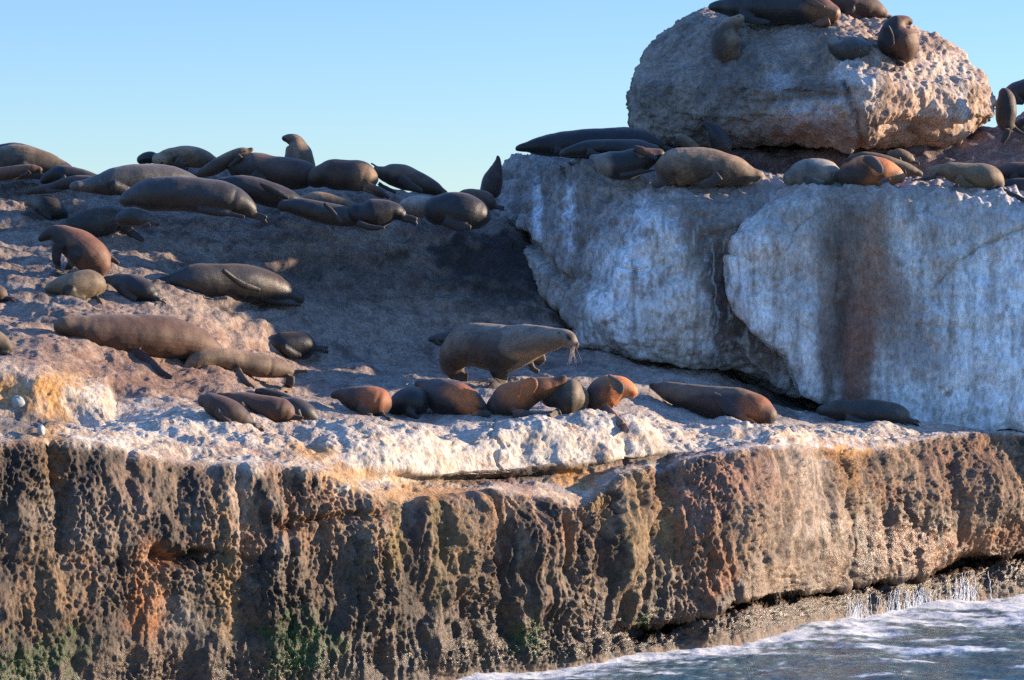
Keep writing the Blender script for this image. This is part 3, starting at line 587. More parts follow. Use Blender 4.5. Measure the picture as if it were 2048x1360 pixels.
def seal(label, spine, fur, fl=(), d=None, tint=(), ear=None, eye=None, nose=None, wide=1.05, sink=.0, off=0., wet=None, vox=None, tilt=None, whisk=None, lump=1., creases=(), flc=None, hind=True):
    """spine: (px, py, radius px) from head to rump, traced in the photograph; fl: flippers (list of (px,py,width px), metres nearer the camera)"""
    global nseal; nseal += 1
    if wet is None: wet = .75 if fur in ('dark', 'black', 'grey') else .3
    sp2 = [list(map(float, q)) for q in spine]
    for e, n_ in ((0, 1), (-1, -2)):     # the traced points stop a little short of the outline: run the body out to it
        v = np.array(sp2[e][:2]) - np.array(sp2[n_][:2]); l_ = np.hypot(*v); k_ = .5 * sp2[e][2] / l_
        sp2[e] = [sp2[e][0] + v[0] * k_, sp2[e][1] + v[1] * k_, sp2[e][2] * .92]
    S = cat(sp2, 46); S[:, 2] = np.maximum(S[:, 2], 1.2)
    tl = np.linspace(0, 1, 46); longish = abs(spine[-1][0] - spine[0][0]) > 3.2 * max(q[2] for q in spine)
    if longish and lump != .7:
        S[:, 2] *= 1 - .13 * np.exp(-((tl - .17) / .06) ** 2) + .04 * np.exp(-((tl - .36) / .1) ** 2) - .10 * np.exp(-((tl - .9) / .05) ** 2)
        if not any(not (isinstance(nr_, tuple)) and nr_ >= .2 for _, nr_ in fl) and S[:, 2].max() > 13:      # folded front flipper on the near flank
            g = lambda t, k: (S[int(t * 45), 0], S[int(t * 45), 1] + k * S[int(t * 45), 2], 0)
            r_ = S[:, 2].max(); q = [g(.36, .35), g(.44, .75), g(.56, .98)]; fl = list(fl) + [([(q[0][0], q[0][1], r_ * .75), (q[1][0], q[1][1], r_ * .62), (q[2][0], q[2][1], r_ * .3)], .2)]
        if hind and not any(max(abs(p_[0] - S[-1, 0]) for p_ in pts) < 3 * S[:, 2].max() and (pts[0][0] - S[20, 0]) * (S[-1, 0] - S[20, 0]) > 0 for pts, _ in fl):   # hind flippers behind the rump
            u = (S[-1, :2] - S[-5, :2]); u = u / (np.hypot(*u) + 1e-6); r_ = S[:, 2].max(); x_, y_ = S[-2, :2]
            for a_ in (.28, -.05):
                ex, ey = x_ + u[0] * r_ * .95, y_ + u[1] * r_ * .5 + r_ * a_
                fl = list(fl) + [([(x_ - u[0] * r_ * .2, y_ + r_ * a_ * .5, r_ * .35), ((x_ + ex) / 2, (y_ + ey) / 2, r_ * .30), (ex, ey, r_ * .2)], .04)]
    if d is None:
        xs_, ds_ = [], []
        for x, y, r in S[4:-4:3]:
            if not (0 < x < 2047): continue
            hs = hit(x, y + r * .97)
            if hs is not None and hs[1] < 61: xs_.append(x); ds_.append(hs[1])
        dm = np.median(ds_); xs_ = np.array(xs_); ds_ = np.array(ds_); k = np.abs(ds_ - dm) < .9
        sl_ = 0
        if k.sum() > 3 and np.ptp(xs_[k]) > 80: sl_ = np.clip(np.polyfit(xs_[k], ds_[k], 1)[0], -.004, .004)
        dd = dm + sl_ * (S[:, 0] - np.median(xs_[k]))
        if np.ptp(S[:, 1]) > .6 * np.ptp(S[:, 0]):
            j = np.argmax(S[:, 1] + S[:, 2]); hs = hit(S[j, 0], S[j, 1] + S[j, 2] * .95)
            if hs is not None: dd = np.full(len(S), hs[1])
    elif isinstance(d, tuple): dd = np.interp(S[:, 0], [d[0], d[2]], [d[1], d[3]])
    else: dd = np.full(len(S), float(d))
    R = S[:, 2] * dd / FPX * 1.04
    rmax = R.max()
    dc = dd + off + .55 * rmax
    C3 = P(S[:, 0], S[:, 1], dc); R = R * dc / dd
    # rounded ends
    s = np.linspace(0, 1, len(R)); L_ = np.concatenate([[0], np.cumsum(np.linalg.norm(np.diff(C3, axis=0), axis=1))])
    e0 = np.minimum(L_ / (R[0] * .9 + 1e-6), 1); e1 = np.minimum((L_[-1] - L_) / (R[-1] * .9 + 1e-6), 1)
    R2 = R * np.sqrt(np.clip(1 - (1 - e0) ** 2, .05, 1)) * np.sqrt(np.clip(1 - (1 - e1) ** 2, .03, 1))
    V, F = tube_mesh(tube(C3, R2, 26, wide)); Vs, Fs = [V], list(F); k0 = len(V)
    FP = []
    for pts, nearer in fl:
        q = cat(pts, 14); nr_ = np.linspace(nearer[0], nearer[1], 14) if isinstance(nearer, tuple) else np.full(14, float(nearer))
        df = np.zeros(14)
        for i, (x, y, w_) in enumerate(q):
            rr = np.hypot(S[:, 0] - x, S[:, 1] - y) / (S[:, 2] * 1.04); j = int(np.argmin(rr)); r_ = rr[j]
            if isinstance(nearer, tuple) and i > 7 and nr_[i] > .3: df[i] = dc[j] - nr_[i] - .2 * (i - 7) / 6
            elif r_ < 1: df[i] = dc[j] - max(nr_[i], R[j] * wide * math.sqrt(1 - r_ * r_) + .015) if nr_[i] > .12 else dc[j] - nr_[i]
            else:
                h_ = hit(x, y) if nr_[i] >= 0 else None
                df[i] = h_[1] - .075 if (h_ is not None and -1.5 < h_[1] - dc[j] < .6) else dc[j] - nr_[i]
        df = np.convolve(np.concatenate([[df[0]] * 2, df, [df[-1]] * 2]), [.1, .2, .4, .2, .1], 'valid')
        q3 = P(q[:, 0], q[:, 1], df); rw = np.maximum(q[:, 2] * .56 * df / FPX, .016)
        th = np.minimum(np.linspace(.034, .016, 14), rw); g = tube(q3, rw, 16, 1, th); VV, FF = tube_mesh(g)
        Vs.append(VV); Fs += [tuple(i + k0 for i in f) for f in FF]; k0 += len(VV); FP.append((q3, rw))
    V = np.concatenate(Vs); base = V[:, 2].min(); org = np.array([C3[:, 0].mean(), C3[:, 1].mean(), base])
    o = mesh_np('fur_seal', V, Fs, None, M_fur)
    size = vox or float(np.clip(rmax * .06, .010, .014))
    me = remesh(o, size); W = getV(me)
    # smooth once along edges, then living-flesh unevenness
    ne = len(me.edges); E = np.empty(ne * 2, np.int32); me.edges.foreach_get('vertices', E); E = E.reshape(-1, 2)
    for _ in range(3):
        acc = np.zeros_like(W); cnt = np.zeros(len(W))
        np.add.at(acc, E[:, 0], W[E[:, 1]]); np.add.at(acc, E[:, 1], W[E[:, 0]]); np.add.at(cnt, E.ravel(), 1)
        W = W * .45 + acc / np.maximum(cnt, 1)[:, None] * .55
    setV(me, W); N = getN(me)
    so = nseal * 3.17
    D = (fbm(W + so, 1.8, 2, 500) * .022 + fbm(W + so, 6, 2, 501) * .0035) * lump * min(1, rmax / .22)
    qx, qy = proj(W); Ny = -N[:, 1]
    # folds of loose skin across neck, shoulder and hip
    j_ = np.zeros(len(W), int); b_ = np.full(len(W), 9e9)
    for j in range(0, len(C3), 2):
        q = ((W - C3[j]) ** 2).sum(1); m = q < b_; b_[m] = q[m]; j_[m] = j
    Tn = np.gradient(C3, axis=0); Tn /= np.linalg.norm(Tn, axis=1)[:, None] + 1e-9
    arc = L_[j_] + ((W - C3[j_]) * Tn[j_]).sum(1) + .02 * fbm(W + so, 3, 2, 505); rr_ = random.Random(nseal)
    for f_ in (.2 + rr_.uniform(-.03, .05), .8 + rr_.uniform(-.06, .04)):
        D -= rmax * rr_.uniform(.015, .035) * np.exp(-((arc - f_ * L_[-1]) / (rmax * .16)) ** 2) * sm(fbm(W + so + 9 * f_, 1.6, 2, 506), -.1, .3)
    for pts, hw, dep in creases: D -= dep * np.exp(-(pline(qx, qy, pts)[0] / hw) ** 2) * sm(Ny, -.2, .2)
    W = W + N * D[:, None]; setV(me, W)
    # coat
    c = np.tile(np.array(FUR[fur]), (len(W), 1)); n1 = fbm(W + so, 3, 3, 502); n2 = fbm(W + so, 14, 3, 503)
    c = c * (1 + .30 * n1 + .25 * n2)[:, None]
    n4 = fbm(W + so, 1.4, 4, 507); wp_ = sm(n4 + .25 * n2, .08, .3); c = c * (1 - .5 * wp_)[:, None]; c = mix(c, np.array(FUR[fur]) * 1.5 + (.015, .012, .009), sm(-n4, .1, .45) * .5)
    dmin = np.full(len(W), 9.); jm = np.zeros(len(W), int)
    for j in range(0, len(C3), 2):
        q = ((W - C3[j]) ** 2).sum(1); m = q < dmin ** 2; dmin[m] = np.sqrt(q[m]); jm[m] = j
    out = dmin / (R[jm] + .01)
    if fl:
        fd = np.full(len(W), 9.)
        for q3, rw in FP:
            for j in range(0, 14):
                e_ = W - q3[j]; fd = np.minimum(fd, np.sqrt((e_[:, 0] ** 2 + e_[:, 2] ** 2) / (rw[j] * 1.15) ** 2 + (e_[:, 1] / .055) ** 2))
        fm = 1 - sm(fd, .8, 1.15); c = mix(c, (np.array(flc) if flc else np.array(FUR['black']) * 1.9 + np.array(FUR[fur]) * .12), fm * .92)
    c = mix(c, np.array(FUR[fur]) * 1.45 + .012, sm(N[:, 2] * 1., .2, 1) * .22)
    c = c * (.72 + .6 * sm(N[:, 2], -.3, 1))[:, None]  # shade put into the coat over its countershading: pale tops, dark undersides
    for tx, ty, rx, ry, tc_, am in tint:
        cc_ = FUR[tc_] if isinstance(tc_, str) else tc_
        c = mix(c, cc_, blob(qx, qy, tx, ty, rx, ry, .5, n1 * .5) * am * sm(Ny, -.5, .1))
    if nose: c = mix(c, (.012, .010, .010), 1 - sm(np.hypot(qx - nose[0], qy - nose[1]), nose[2] * .8, nose[2] * 1.3))
    al = np.clip(wet + .15 * n1, 0, 1)[:, None]
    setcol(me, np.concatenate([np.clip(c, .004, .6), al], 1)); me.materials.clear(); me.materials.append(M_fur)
    # origin at the seal's own base
    me.vertices.foreach_set('co', (W - org).astype(np.float32).ravel()); me.update(); o.location = org
    me.polygons.foreach_set('use_smooth', [True] * len(me.polygons))
    tag(o, label, 'seal', 'fur seals resting on the rocks')
    if ear or eye or whisk:
        bt = BVHTree.FromPolygons(W.tolist(), [tuple(p.vertices) for p in me.polygons])
        def part(name, V, F, mat):
            q = mesh_np(name, np.asarray(V) - org, F, None, mat); q.parent = o; return q
        for ex, ey, er in (eye or []):
            h_ = hit(ex, ey, bt)
            if h_ is not None:
                cpt = h_ + (0, .25 * er / 100, 0); Vv = []; r = er * 1.0 / 130
                for i in range(1, 8):
                    for j in range(12):
                        a, b = i / 8 * math.pi, j / 6 * math.pi; Vv.append(cpt + r * np.array((math.sin(a) * math.cos(b), math.sin(a) * math.sin(b), math.cos(a) * .8)))
                VV, FF = tube_mesh(np.array(Vv).reshape(7, 12, 3)); part('eye', VV, FF, M_eye)
        for ex, ey, dx, dy in (ear or []):      # small furled ear pointing back
            h_ = hit(ex, ey, bt)
            if h_ is not None:
                s_ = h_[1] / FPX; pts = np.array([h_ + (0, .02, 0), h_ + (dx*s_*.5, -.012, -dy*s_*.5), h_ + (dx*s_, -.012, -dy*s_)])
                q = cat(pts, 7); rr = np.array([.012, .014, .015, .014, .011, .008, .003]); VV, FF = tube_mesh(tube(q, rr, 8, .7)); part('ear', VV, FF, M_skin)
        if whisk:
            wx, wy, n_, ln, a0, a1 = whisk; rnd = random.Random(5); VA = []; FA = []; k = 0
            for i in range(n_):
                x0, y0 = wx + rnd.uniform(-7, 7), wy + rnd.uniform(-4, 4); h_ = hit(x0, y0, bt)
                if h_ is None: continue
                a = math.radians(rnd.uniform(a0, a1)); l_ = ln * rnd.uniform(.5, 1.1); s_ = h_[1] / FPX
                e_ = h_ + (math.cos(a)*l_*s_, rnd.uniform(-.12, .04), -math.sin(a)*l_*s_); m_ = (h_ + e_) / 2 + (0, -.02, .012)
                q = cat([h_, m_, e_], 7); VV, FF = tube_mesh(tube(q, np.linspace(.0026, .001, 7), 5)); VA.append(VV); FA += [tuple(t + k for t in f) for f in FF]; k += len(VV)
            part('whiskers', np.concatenate(VA), FA, M_whisk)
    return o

# ---- skyline, left
seal('dark seal showing only a sliver of back at the far left skyline', [(-70,318,20),(0,316,26),(45,313,25),(85,322,16),(100,335,6)], 'dark', d=54.6)
seal('broad brown seal on the far left skyline, back humped against the sky', [(-70,335,28),(0,326,33),(50,324,33),(95,333,26),(130,342,16),(158,352,6)], 'olive', d=53.6, fl=[([(40,335,26),(66,348,18),(92,352,8)],.3)])
seal('small rusty brown seal at the left edge below the humped skyline seal', [(83,341,5),(70,339,9),(45,341,11),(15,347,13),(-30,352,15)], 'red', d=52.6)
seal('dark seal lying just right of the small rusty brown one', [(82,364,6),(105,352,15),(130,349,18),(165,354,15),(195,359,9),(215,363,3)], 'dark', d=52.9)
seal('slender brown seal stretched flat at the left, head pointing left', [(50,385,4),(62,382,8),(80,379,9),(105,375,10),(130,368,12),(160,364,13),(190,361,9),(212,360,4)], 'choc', d=52.2, tint=[(75,382,40,14,'grey',.5)])
seal('large greenish grey seal with its head resting to the left of the bulky dark one', [(140,374,6),(155,372,12),(175,371,15),(200,368,20),(235,362,27),(280,358,30),(330,360,29),(375,367,23),(410,378,12)], 'grey', d=(140,51.6,410,52.6), tint=[(160,375,26,16,'pale',.35)], fl=[([(225,372,20),(250,384,18),(278,388,8)],.25)])
seal('dark hump of a seal mostly hidden behind the pale-faced skyline seal', [(278,322,8),(292,316,12),(306,316,12),(315,322,8)], 'dark', d=55.2)
seal('tan skyline seal with pale face turned to the viewer and body stretched to the right', [(312,320,13),(322,318,15),(345,314,18),(380,313,21),(410,320,17),(440,330,8)], 'tan', d=54.3, tint=[(320,320,16,14,(.40,.30,.2),.7)], eye=[(318,319,1.6),(328,319,1.6)], nose=(324,326,3), fl=[([(352,322,16),(364,332,14),(376,338,8)],.2)])
seal('seal raising its lit head and snout toward the right on the skyline', [(505,297,3.5),(499,301,7),(484,306,11),(462,316,14),(440,329,15),(418,341,13),(398,348,8)], 'tan', d=53.6, tint=[(430,340,40,20,'choc',.9)], eye=[(489,303,1.8)], nose=(504,297,4), ear=[(474,311,-4,4)])
seal('big chocolate seal slumped on the crest under the upright-necked one', [(462,338,12),(480,337,24),(505,338,31),(545,345,31),(590,348,31),(618,351,24),(634,356,12)], 'choc', d=53.5, fl=[([(505,350,22),(525,366,18),(552,376,8)],.3)])
seal('upright seal on the skyline with its neck stretched up and face to the left', [(565,277,3.5),(570,277,6),(579,278,9.5),(589,283,15),(594,298,23),(598,318,30),(600,345,36)], 'tan', d=54.4, nose=(567,279,5), tint=[(575,320,18,60,'choc',.7)])  # choc tint paints the shaded left side of the neck
seal('brown seal with rump to the right and splayed hind flippers on the lit rock', [(618,362,14),(650,351,27),(685,350,28),(718,352,30),(738,357,24),(750,360,14)], 'brown', d=53.4, fl=[([(728,374,14),(748,382,13),(768,393,9)],.2),([(735,370,10),(756,380,10),(778,396,7)],.25)], tint=[(735,352,26,40,(.20,.115,.06),.8)])  # lighter tint paints sunlight on the rump
seal('brown seal sloping down to the right at the end of the skyline group', [(748,338,6),(766,346,17),(800,352,23),(840,366,20),(870,378,14),(894,390,6)], 'brown', d=54.2, fl=[([(800,358,18),(822,372,14),(845,382,7)],.25), ([(756,366,9),(774,376,8),(792,386,5)],.2),([(756,334,4),(748,330,4),(742,326,2)],.0)], tint=[(800,334,60,14,'tan',.5)])
seal('bulky dark seal lying across the crest, head low on the left', [(243,404,8),(255,399,18),(275,393,25),(305,389,31),(350,387,34),(400,391,34),(450,399,33),(485,411,25),(508,427,11)], 'dark', d=(243,51.0,510,51.2), wet=.8, fl=[([(395,418,10),(440,424,12),(490,434,7)],.25)], tint=[(265,395,30,20,'grey',.5)])
seal('dark seal behind the bulky one, a folded flipper across its flank', [(430,368,8),(455,369,15),(495,376,24),(540,388,25),(580,399,19),(612,408,9)], 'dark', d=(430,52.4,612,52.6), fl=[([(520,366,8),(545,380,15),(577,398,8)],.42)])
seal('golden seal back showing between dark seals at the centre of the crest', [(585,414,16),(620,404,18),(660,406,18),(695,412,13),(716,417,7)], 'tan', d=52.9)
seal('dark seal with a pale flipper edge in front of the golden back', [(560,412,10),(580,413,15),(610,417,18),(650,426,21),(690,434,20),(722,440,14)], 'dark', d=52.0, fl=[([(648,406,6),(664,422,9),(682,444,5)],.42)])
seal('very dark seal curled up nose down near the centre of the crest', [(700,424,16),(730,430,28),(760,428,28),(788,424,19),(806,432,10)], 'black', d=51.9, fl=[([(715,445,12),(740,455,12),(770,455,7)],.3)])
seal('small pale grey seal tucked between two dark ones near the wall', [(802,424,8),(815,414,17),(845,413,22),(872,420,14)], 'pale', d=53.3)
seal('big round black-brown seal in a ball beside the wall', [(858,428,20),(885,420,33),(925,424,37),(958,432,28),(976,438,12)], 'dark', d=52.6, fl=[([(890,440,20),(915,452,20),(942,455,9)],.3)])
seal('seal with a sunlit back edge squeezed between the dark ball and the wall', [(900,402,10),(935,396,17),(965,402,21),(986,410,14)], 'brown', d=54.2)
seal('seal pointing its snout straight up against the sky left of the wall', [(995,312,2.6),(996,319,5),(994,330,9),(990,344,14),(985,362,20),(980,388,22)], 'brown', d=55.2, nose=(995,312,4))
# ---- middle left
seal('dark seal in the shade at upper left with a pale shoulder', [(52,404,7),(72,407,15),(98,414,22),(118,427,20),(132,442,9)], 'dark', tint=[(62,402,20,14,'pale',.5)])
seal('seal facing right with drooping head behind the dark grey curled one', [(318,449,4),(306,445,9),(288,438,15),(262,434,17),(238,438,16)], 'grey', d=50.9, nose=(316,450,4))
seal('dark grey curled seal with one front flipper planted to the right', [(120,452,8),(148,450,20),(188,447,30),(225,440,30),(252,443,20),(264,448,9)], 'grey', fl=[([(245,452,22),(265,466,18),(288,482,8)],.2)])
seal('reddish brown seal sitting up with its head hanging to the left', [(79,481,4),(87,474,9),(104,467,14),(125,472,22),(150,488,32),(175,508,35),(195,528,30),(205,545,16)], 'red', fl=[([(150,505,26),(140,530,18),(128,548,9)],.3), ([(118,488,22),(113,512,18),(116,540,14)],.25),([(195,498,14),(215,512,12),(238,528,7)],-.1)], nose=(79,481,5), tint=[(110,515,40,50,'black',.8),(100,476,26,16,'dark',.6)])
seal('olive brown seal with a peaked back low on the left', [(92,578,5),(112,574,17),(145,572,27),(178,570,29),(198,575,20),(207,580,9)], 'olive', fl=[([(185,588,12),(196,600,12),(206,610,6)],.1)])
seal('dark seal lying nose to tail between the peaked one and the long one', [(206,559,5),(232,562,13),(265,574,24),(295,585,21),(311,594,9)], 'dark')
seal('long dark seal sprawled full length in the shade on the slope', [(302,572,7),(330,564,14),(365,561,24),(400,561,32),(440,563,36),(485,566,37),(530,575,32),(570,587,25),(602,600,13)], 'dark', wet=.9, fl=[([(445,540,8),(480,566,14),(520,580,8)],.46),([(520,596,12),(560,604,14),(602,610,7)],.2)], tint=[(560,560,30,20,'brown',.5)])
seal('small dark seal asleep alone at the middle of the slope', [(526,690,7),(545,687,17),(578,690,26),(608,692,26),(626,694,14)], 'black', tint=[(535,684,14,12,'pale',.3),(585,690,16,12,'grey',.4)], fl=[([(566,696,14),(584,708,13),(602,712,6)],.25)])
seal('largest red-brown seal stretched on the left ledge with a trailing front flipper', [(112,656,8),(126,653,19),(155,657,27),(190,664,34),(240,669,40),(290,672,43),(345,678,41),(392,686,33),(425,695,20),(441,701,8)], 'brown', fl=[([(240,702,38),(285,718,30),(318,742,18),(344,757,11)],.22)], tint=[(145,640,44,24,'tan',.6),(250,680,130,40,'red',.35),(390,670,60,30,'red',.4)], lump=1.2, hind=False)
seal('tan seal with its head laid on the rock, in front of the largest one', [(364,741,4),(371,737,9),(384,728,15),(402,718,18),(430,715,18),(468,721,23),(515,731,23),(556,738,19),(582,745,11)], 'tan', fl=[([(472,742,20),(488,762,15),(508,778,9)],.2),([(580,746,12),(598,743,9),(616,742,5)],0),([(582,752,14),(574,770,12),(560,786,9)],.15),([(584,752,10),(584,768,8),(574,784,5)],.2)], eye=[(380,740,2.2)], nose=(363,742,4), tint=[(540,738,50,24,'brown',.7)], ear=[(393,729,4,3)])
seal('dark brown front seal of the three huddled below the tan one', [(399,803,8),(411,802,15),(432,811,21),(462,826,26),(490,842,19),(503,848,9)], 'choc', tint=[(470,825,30,24,'brown',.6)], fl=[([(432,822,14),(446,836,12),(462,846,6)],.2)])
seal('chestnut seal in the middle of the three huddled together', [(434,790,5),(452,795,11),(485,804,19),(525,815,25),(560,822,25),(580,830,17)], 'red', tint=[(500,808,80,24,'choc',.75)])
seal('slim grey seal laid behind the huddled chestnut one', [(511,782,5),(522,783,8),(545,788,9),(570,795,8),(596,804,4)], 'dark')
seal('greenish dark seal at the right end of the huddle', [(558,804,10),(590,813,17),(613,828,20),(632,841,10)], 'dark')
seal('brown rump of a seal cut off by the left edge below the rusty rock', [(-60,680,26),(-20,684,26),(5,690,20),(22,700,10)], 'olive', fl=[([(0,704,10),(14,708,9),(26,710,5)],.1)])
seal('small piece of seal at the left edge level with the peaked-back one', [(-50,586,18),(-10,588,18),(10,594,10)], 'brown')
# ---- the bull and the front row
seal('pale-necked seal head peeping out behind the rump of the walking bull', [(858,680,4),(866,679,8),(880,678,12),(900,678,15),(925,680,16)], 'grey', d=51.4, nose=(858,681,4), eye=[(870,675,1.5)])
seal('big walking bull seal with long whiskers, head to the right', [(1157,690,4),(1152,689,8),(1145,685,12.5),(1136,679,16.5),(1122,676,18.5),(1105,678,23),(1080,681,29),(1050,687,38),(1020,696,45),(990,695,46),(960,690,44),(935,692,41),(915,708,36),(905,728,27),(903,748,18)], 'bull',
     fl=[([(1006,716,50),(999,738,38),(1002,756,28),(994,770,24),(974,781,14)],(.22,.40)),([(1058,706,40),(1076,716,30),(1086,726,16)],(-.2,-.2)),([(1052,712,26),(1060,726,12),(1066,738,10),(1078,744,8)],(.0,.0)),([(918,735,44),(912,750,30),(936,757,13)],(.05,.12))],
     nose=(1157,688,4.5), eye=[(1140,676,3.6)], ear=[(1120,665,-6,1)], whisk=(1143,695,30,36,64,118), vox=.013, d=(905,49.9,1157,48.7), tint=[(1140,675,7,6,'black',.95),(1152,696,9,3,'black',.6),(1122,665,10,3,'pale',.6),(1147,692,12,10,(.28,.18,.12),.8),(1090,712,60,8,(.26,.16,.08),.8),(930,740,60,40,'choc',.6),(990,745,40,26,'black',.8)], lump=.7,  # tint strip under the chest paints its sunlit edge
     creases=[([(930,735),(935,705)],4,.025),([(1010,655),(1060,700)],6,.02),([(950,735),(958,715)],3,.02),([(1105,670),(1120,667)],2,.012)])
seal('brown seal with a lit rump at the left end of the front row', [(663,791,5),(678,789,12),(702,795,21),(735,803,31),(762,808,31),(775,812,18)], 'brown', tint=[(755,790,30,30,'orange',.55)], fl=[([(718,812,16),(732,828,15),(750,836,7)],.25), ([(762,830,16),(774,838,12),(786,840,6)],.2)])  # orange tint paints the sun on the rump into the fur
seal('nearly black seal curled second from the left in the front row', [(779,822,7),(786,817,14),(802,808,25),(826,806,31),(846,812,26)], 'black', fl=[([(812,822,18),(828,832,15),(842,838,7)],.25)], nose=(778,823,4))
seal('front row seal with orange side, snout lifted toward the left', [(830,769,5),(842,768,11),(864,780,25),(895,795,37),(928,808,34),(955,820,24),(976,831,11)], 'dark', fl=[([(925,782,14),(948,795,22),(968,815,12)],.2),([(945,830,14),(965,829,16),(982,827,10)],.25)], tint=[(915,785,34,20,'orange',.9),(940,808,20,24,'orange',.8)])
seal('orange-bellied front row seal raising a grey flipper', [(1132,754,6),(1118,763,13),(1092,772,19),(1062,782,25),(1035,796,33),(1008,810,34),(984,824,18)], 'brown', fl=[([(1057,755,12),(1060,765,30),(1053,780,29),(1042,796,10)],.36),([(1025,828,18),(1045,828,20),(1068,829,10)],.3)], tint=[(1030,785,34,40,'orange',.8),(1080,775,40,20,'orange',.5),(1000,825,40,26,'dark',.8)], d=46.4, flc=(.10,.085,.08))
seal('round olive seal curled in a ball, small hind flipper out to the left', [(1090,800,14),(1112,792,26),(1138,797,38),(1160,801,28),(1174,805,12)], 'olive', d=46.5, fl=[([(1122,824,18),(1104,832,16),(1087,845,6)],.3)], tint=[(1105,790,22,34,'dark',.8)])
seal('bright orange front row seal, head tucked behind its grey flipper', [(1266,793,10),(1260,783,17),(1240,777,26),(1214,785,34),(1200,805,30),(1208,822,20)], 'orange', d=46.7, fl=[([(1216,750,8),(1227,761,19),(1238,774,22),(1242,788,10)],.40),([(1205,815,24),(1228,838,22),(1246,854,18),(1257,862,10)],(.25,1.0))], tint=[(1190,800,22,50,'dark',.85),(1205,760,26,14,'tan',.5)], flc=(.10,.08,.07))  # dark tint paints the shade on the left rump
seal('sleek brown seal lying on its side just right of the front row', [(1299,771,5),(1308,773,10),(1325,779,15),(1350,786,20),(1385,796,26),(1430,806,32),(1475,815,38),(1512,824,35),(1535,832,24),(1547,838,9)], 'choc', fl=[([(1425,788,12),(1450,810,26),(1480,832,18),(1512,850,9)],.38),([(1500,850,10),(1516,853,12),(1528,852,7)],.3)], nose=(1299,770,6), tint=[(1345,785,36,20,'tan',.6),(1515,805,40,36,'orange',.5),(1440,780,90,10,'tan',.5)], ear=[(1332,772,4,2)], eye=[(1318,772,1.6)])
seal('dark grey-green seal asleep at the foot of the white wall', [(1636,824,5),(1650,820,12),(1675,820,18),(1715,824,24),(1762,827,27),(1798,832,22),(1813,838,12)], 'grey', d=52.0, fl=[([(1690,838,16),(1715,846,13),(1742,848,6)],.2)])
# ---- on top of the wall
seal('long black seal silhouetted along the left top of the wall, snout to the left', [(1032,298,3.5),(1045,295,9),(1070,292,16),(1110,290,22),(1155,287,27),(1210,284,28),(1265,283,27),(1300,288,20),(1325,296,9)], 'black', d=(1032,55.2,1325,55.6), nose=(1032,298,4), fl=[([(1110,300,16),(1140,310,12),(1165,313,6)],.2)])
seal('dark slimmer seal lying in front of the long black silhouette', [(1122,308,6),(1145,302,12),(1185,297,16),(1230,298,18),(1280,301,20),(1315,306,15)], 'dark', d=54.7)
seal('dark seal with a pale chest and flipper folded on its back, on the wall top', [(1181,314,5),(1190,318,11),(1210,326,22),(1240,331,28),(1270,324,27),(1300,314,20),(1326,308,9)], 'dark', d=53.9, fl=[([(1268,296,10),(1290,304,16),(1314,318,7)],.36),([(1240,352,8),(1275,345,10),(1312,340,6)],.2)], tint=[(1200,326,22,28,'pale',.8),(1300,300,24,8,'red',.8)])
seal('wide tan seal lying in the sun on the edge of the wall top', [(1524,350,5),(1512,351,13),(1492,349,21),(1465,342,29),(1425,335,35),(1380,332,36),(1344,337,36),(1326,350,22)], 'tan', d=53.6, creases=[([(1348,350),(1352,365)],3,.03),([(1360,345),(1362,362)],3,.02)], tint=[(1330,345,16,30,'dark',.6)], fl=[([(1440,352,22),(1418,366,16),(1392,370,8)],.35), ([(1328,364,14),(1316,370,12),(1304,372,6)],.15)])
seal('lit seal head turned up behind the wide tan seal', [(1347,274,4),(1354,275,8),(1366,281,11),(1380,292,13),(1396,306,13)], 'olive', d=54.9, nose=(1347,275,4))
seal('black seal sitting in shadow against the round boulder', [(1403,250,4),(1411,250,8),(1422,257,14),(1434,275,20),(1445,300,24)], 'black', d=54.9, nose=(1403,250,4))
seal('pale grey-green seal curled up between the tan seal and the orange one', [(1572,362,10),(1590,352,20),(1622,347,27),(1655,348,26),(1678,352,14)], 'pale', d=53.5, tint=[(1590,345,34,30,'grey',.6)], fl=[([(1612,362,16),(1632,368,14),(1650,368,7)],.25)])
seal('round orange seal on the wall top with a grey flipper on its side', [(1684,354,18),(1705,351,32),(1738,347,33),(1768,347,28),(1792,352,18),(1806,358,8)], 'orange', d=53.2, fl=[([(1726,316,10),(1744,322,20),(1758,336,18),(1763,347,8)],.42),([(1755,368,9),(1768,362,12),(1782,356,8)],.35)], tint=[(1695,355,40,34,'dark',.9),(1798,352,12,14,'tan',.7)], flc=(.08,.075,.075))
seal('olive seal stretched behind the round orange one, snout to the right', [(1844,349,4),(1830,344,9),(1805,336,13),(1770,325,14),(1730,316,13),(1700,318,10)], 'olive', d=54.3)
seal('small brown seal head peering from the dark gap under the boulder', [(1778,309,8),(1795,311,13),(1812,316,13),(1825,322,8)], 'tan', d=55.0, tint=[(1806,320,10,8,'dark',.5)])
seal('golden brown seal with hind flippers trailing down the right end of the wall', [(1862,346,9),(1880,342,13),(1905,344,18),(1940,350,23),(1972,357,28),(1992,368,22),(2000,378,10)], 'olive', d=53.3, fl=[([(1915,356,16),(1930,368,12),(1948,374,6)],.22), ([(1990,374,20),(2012,386,16),(2035,394,12),(2060,408,8)],.1),([(1872,352,10),(1850,358,9),(1822,360,5)],.1)], tint=[(1940,352,60,30,(.22,.13,.06),.5)])
seal('brown seal at the right edge behind the golden brown one', [(1985,346,10),(2010,345,17),(2045,347,22),(2090,350,24),(2130,352,14)], 'choc', d=54.2)
seal('black seal low in the shade at the right edge of the wall top', [(1998,372,7),(2020,372,14),(2055,374,18),(2100,378,18)], 'black', d=53.9)
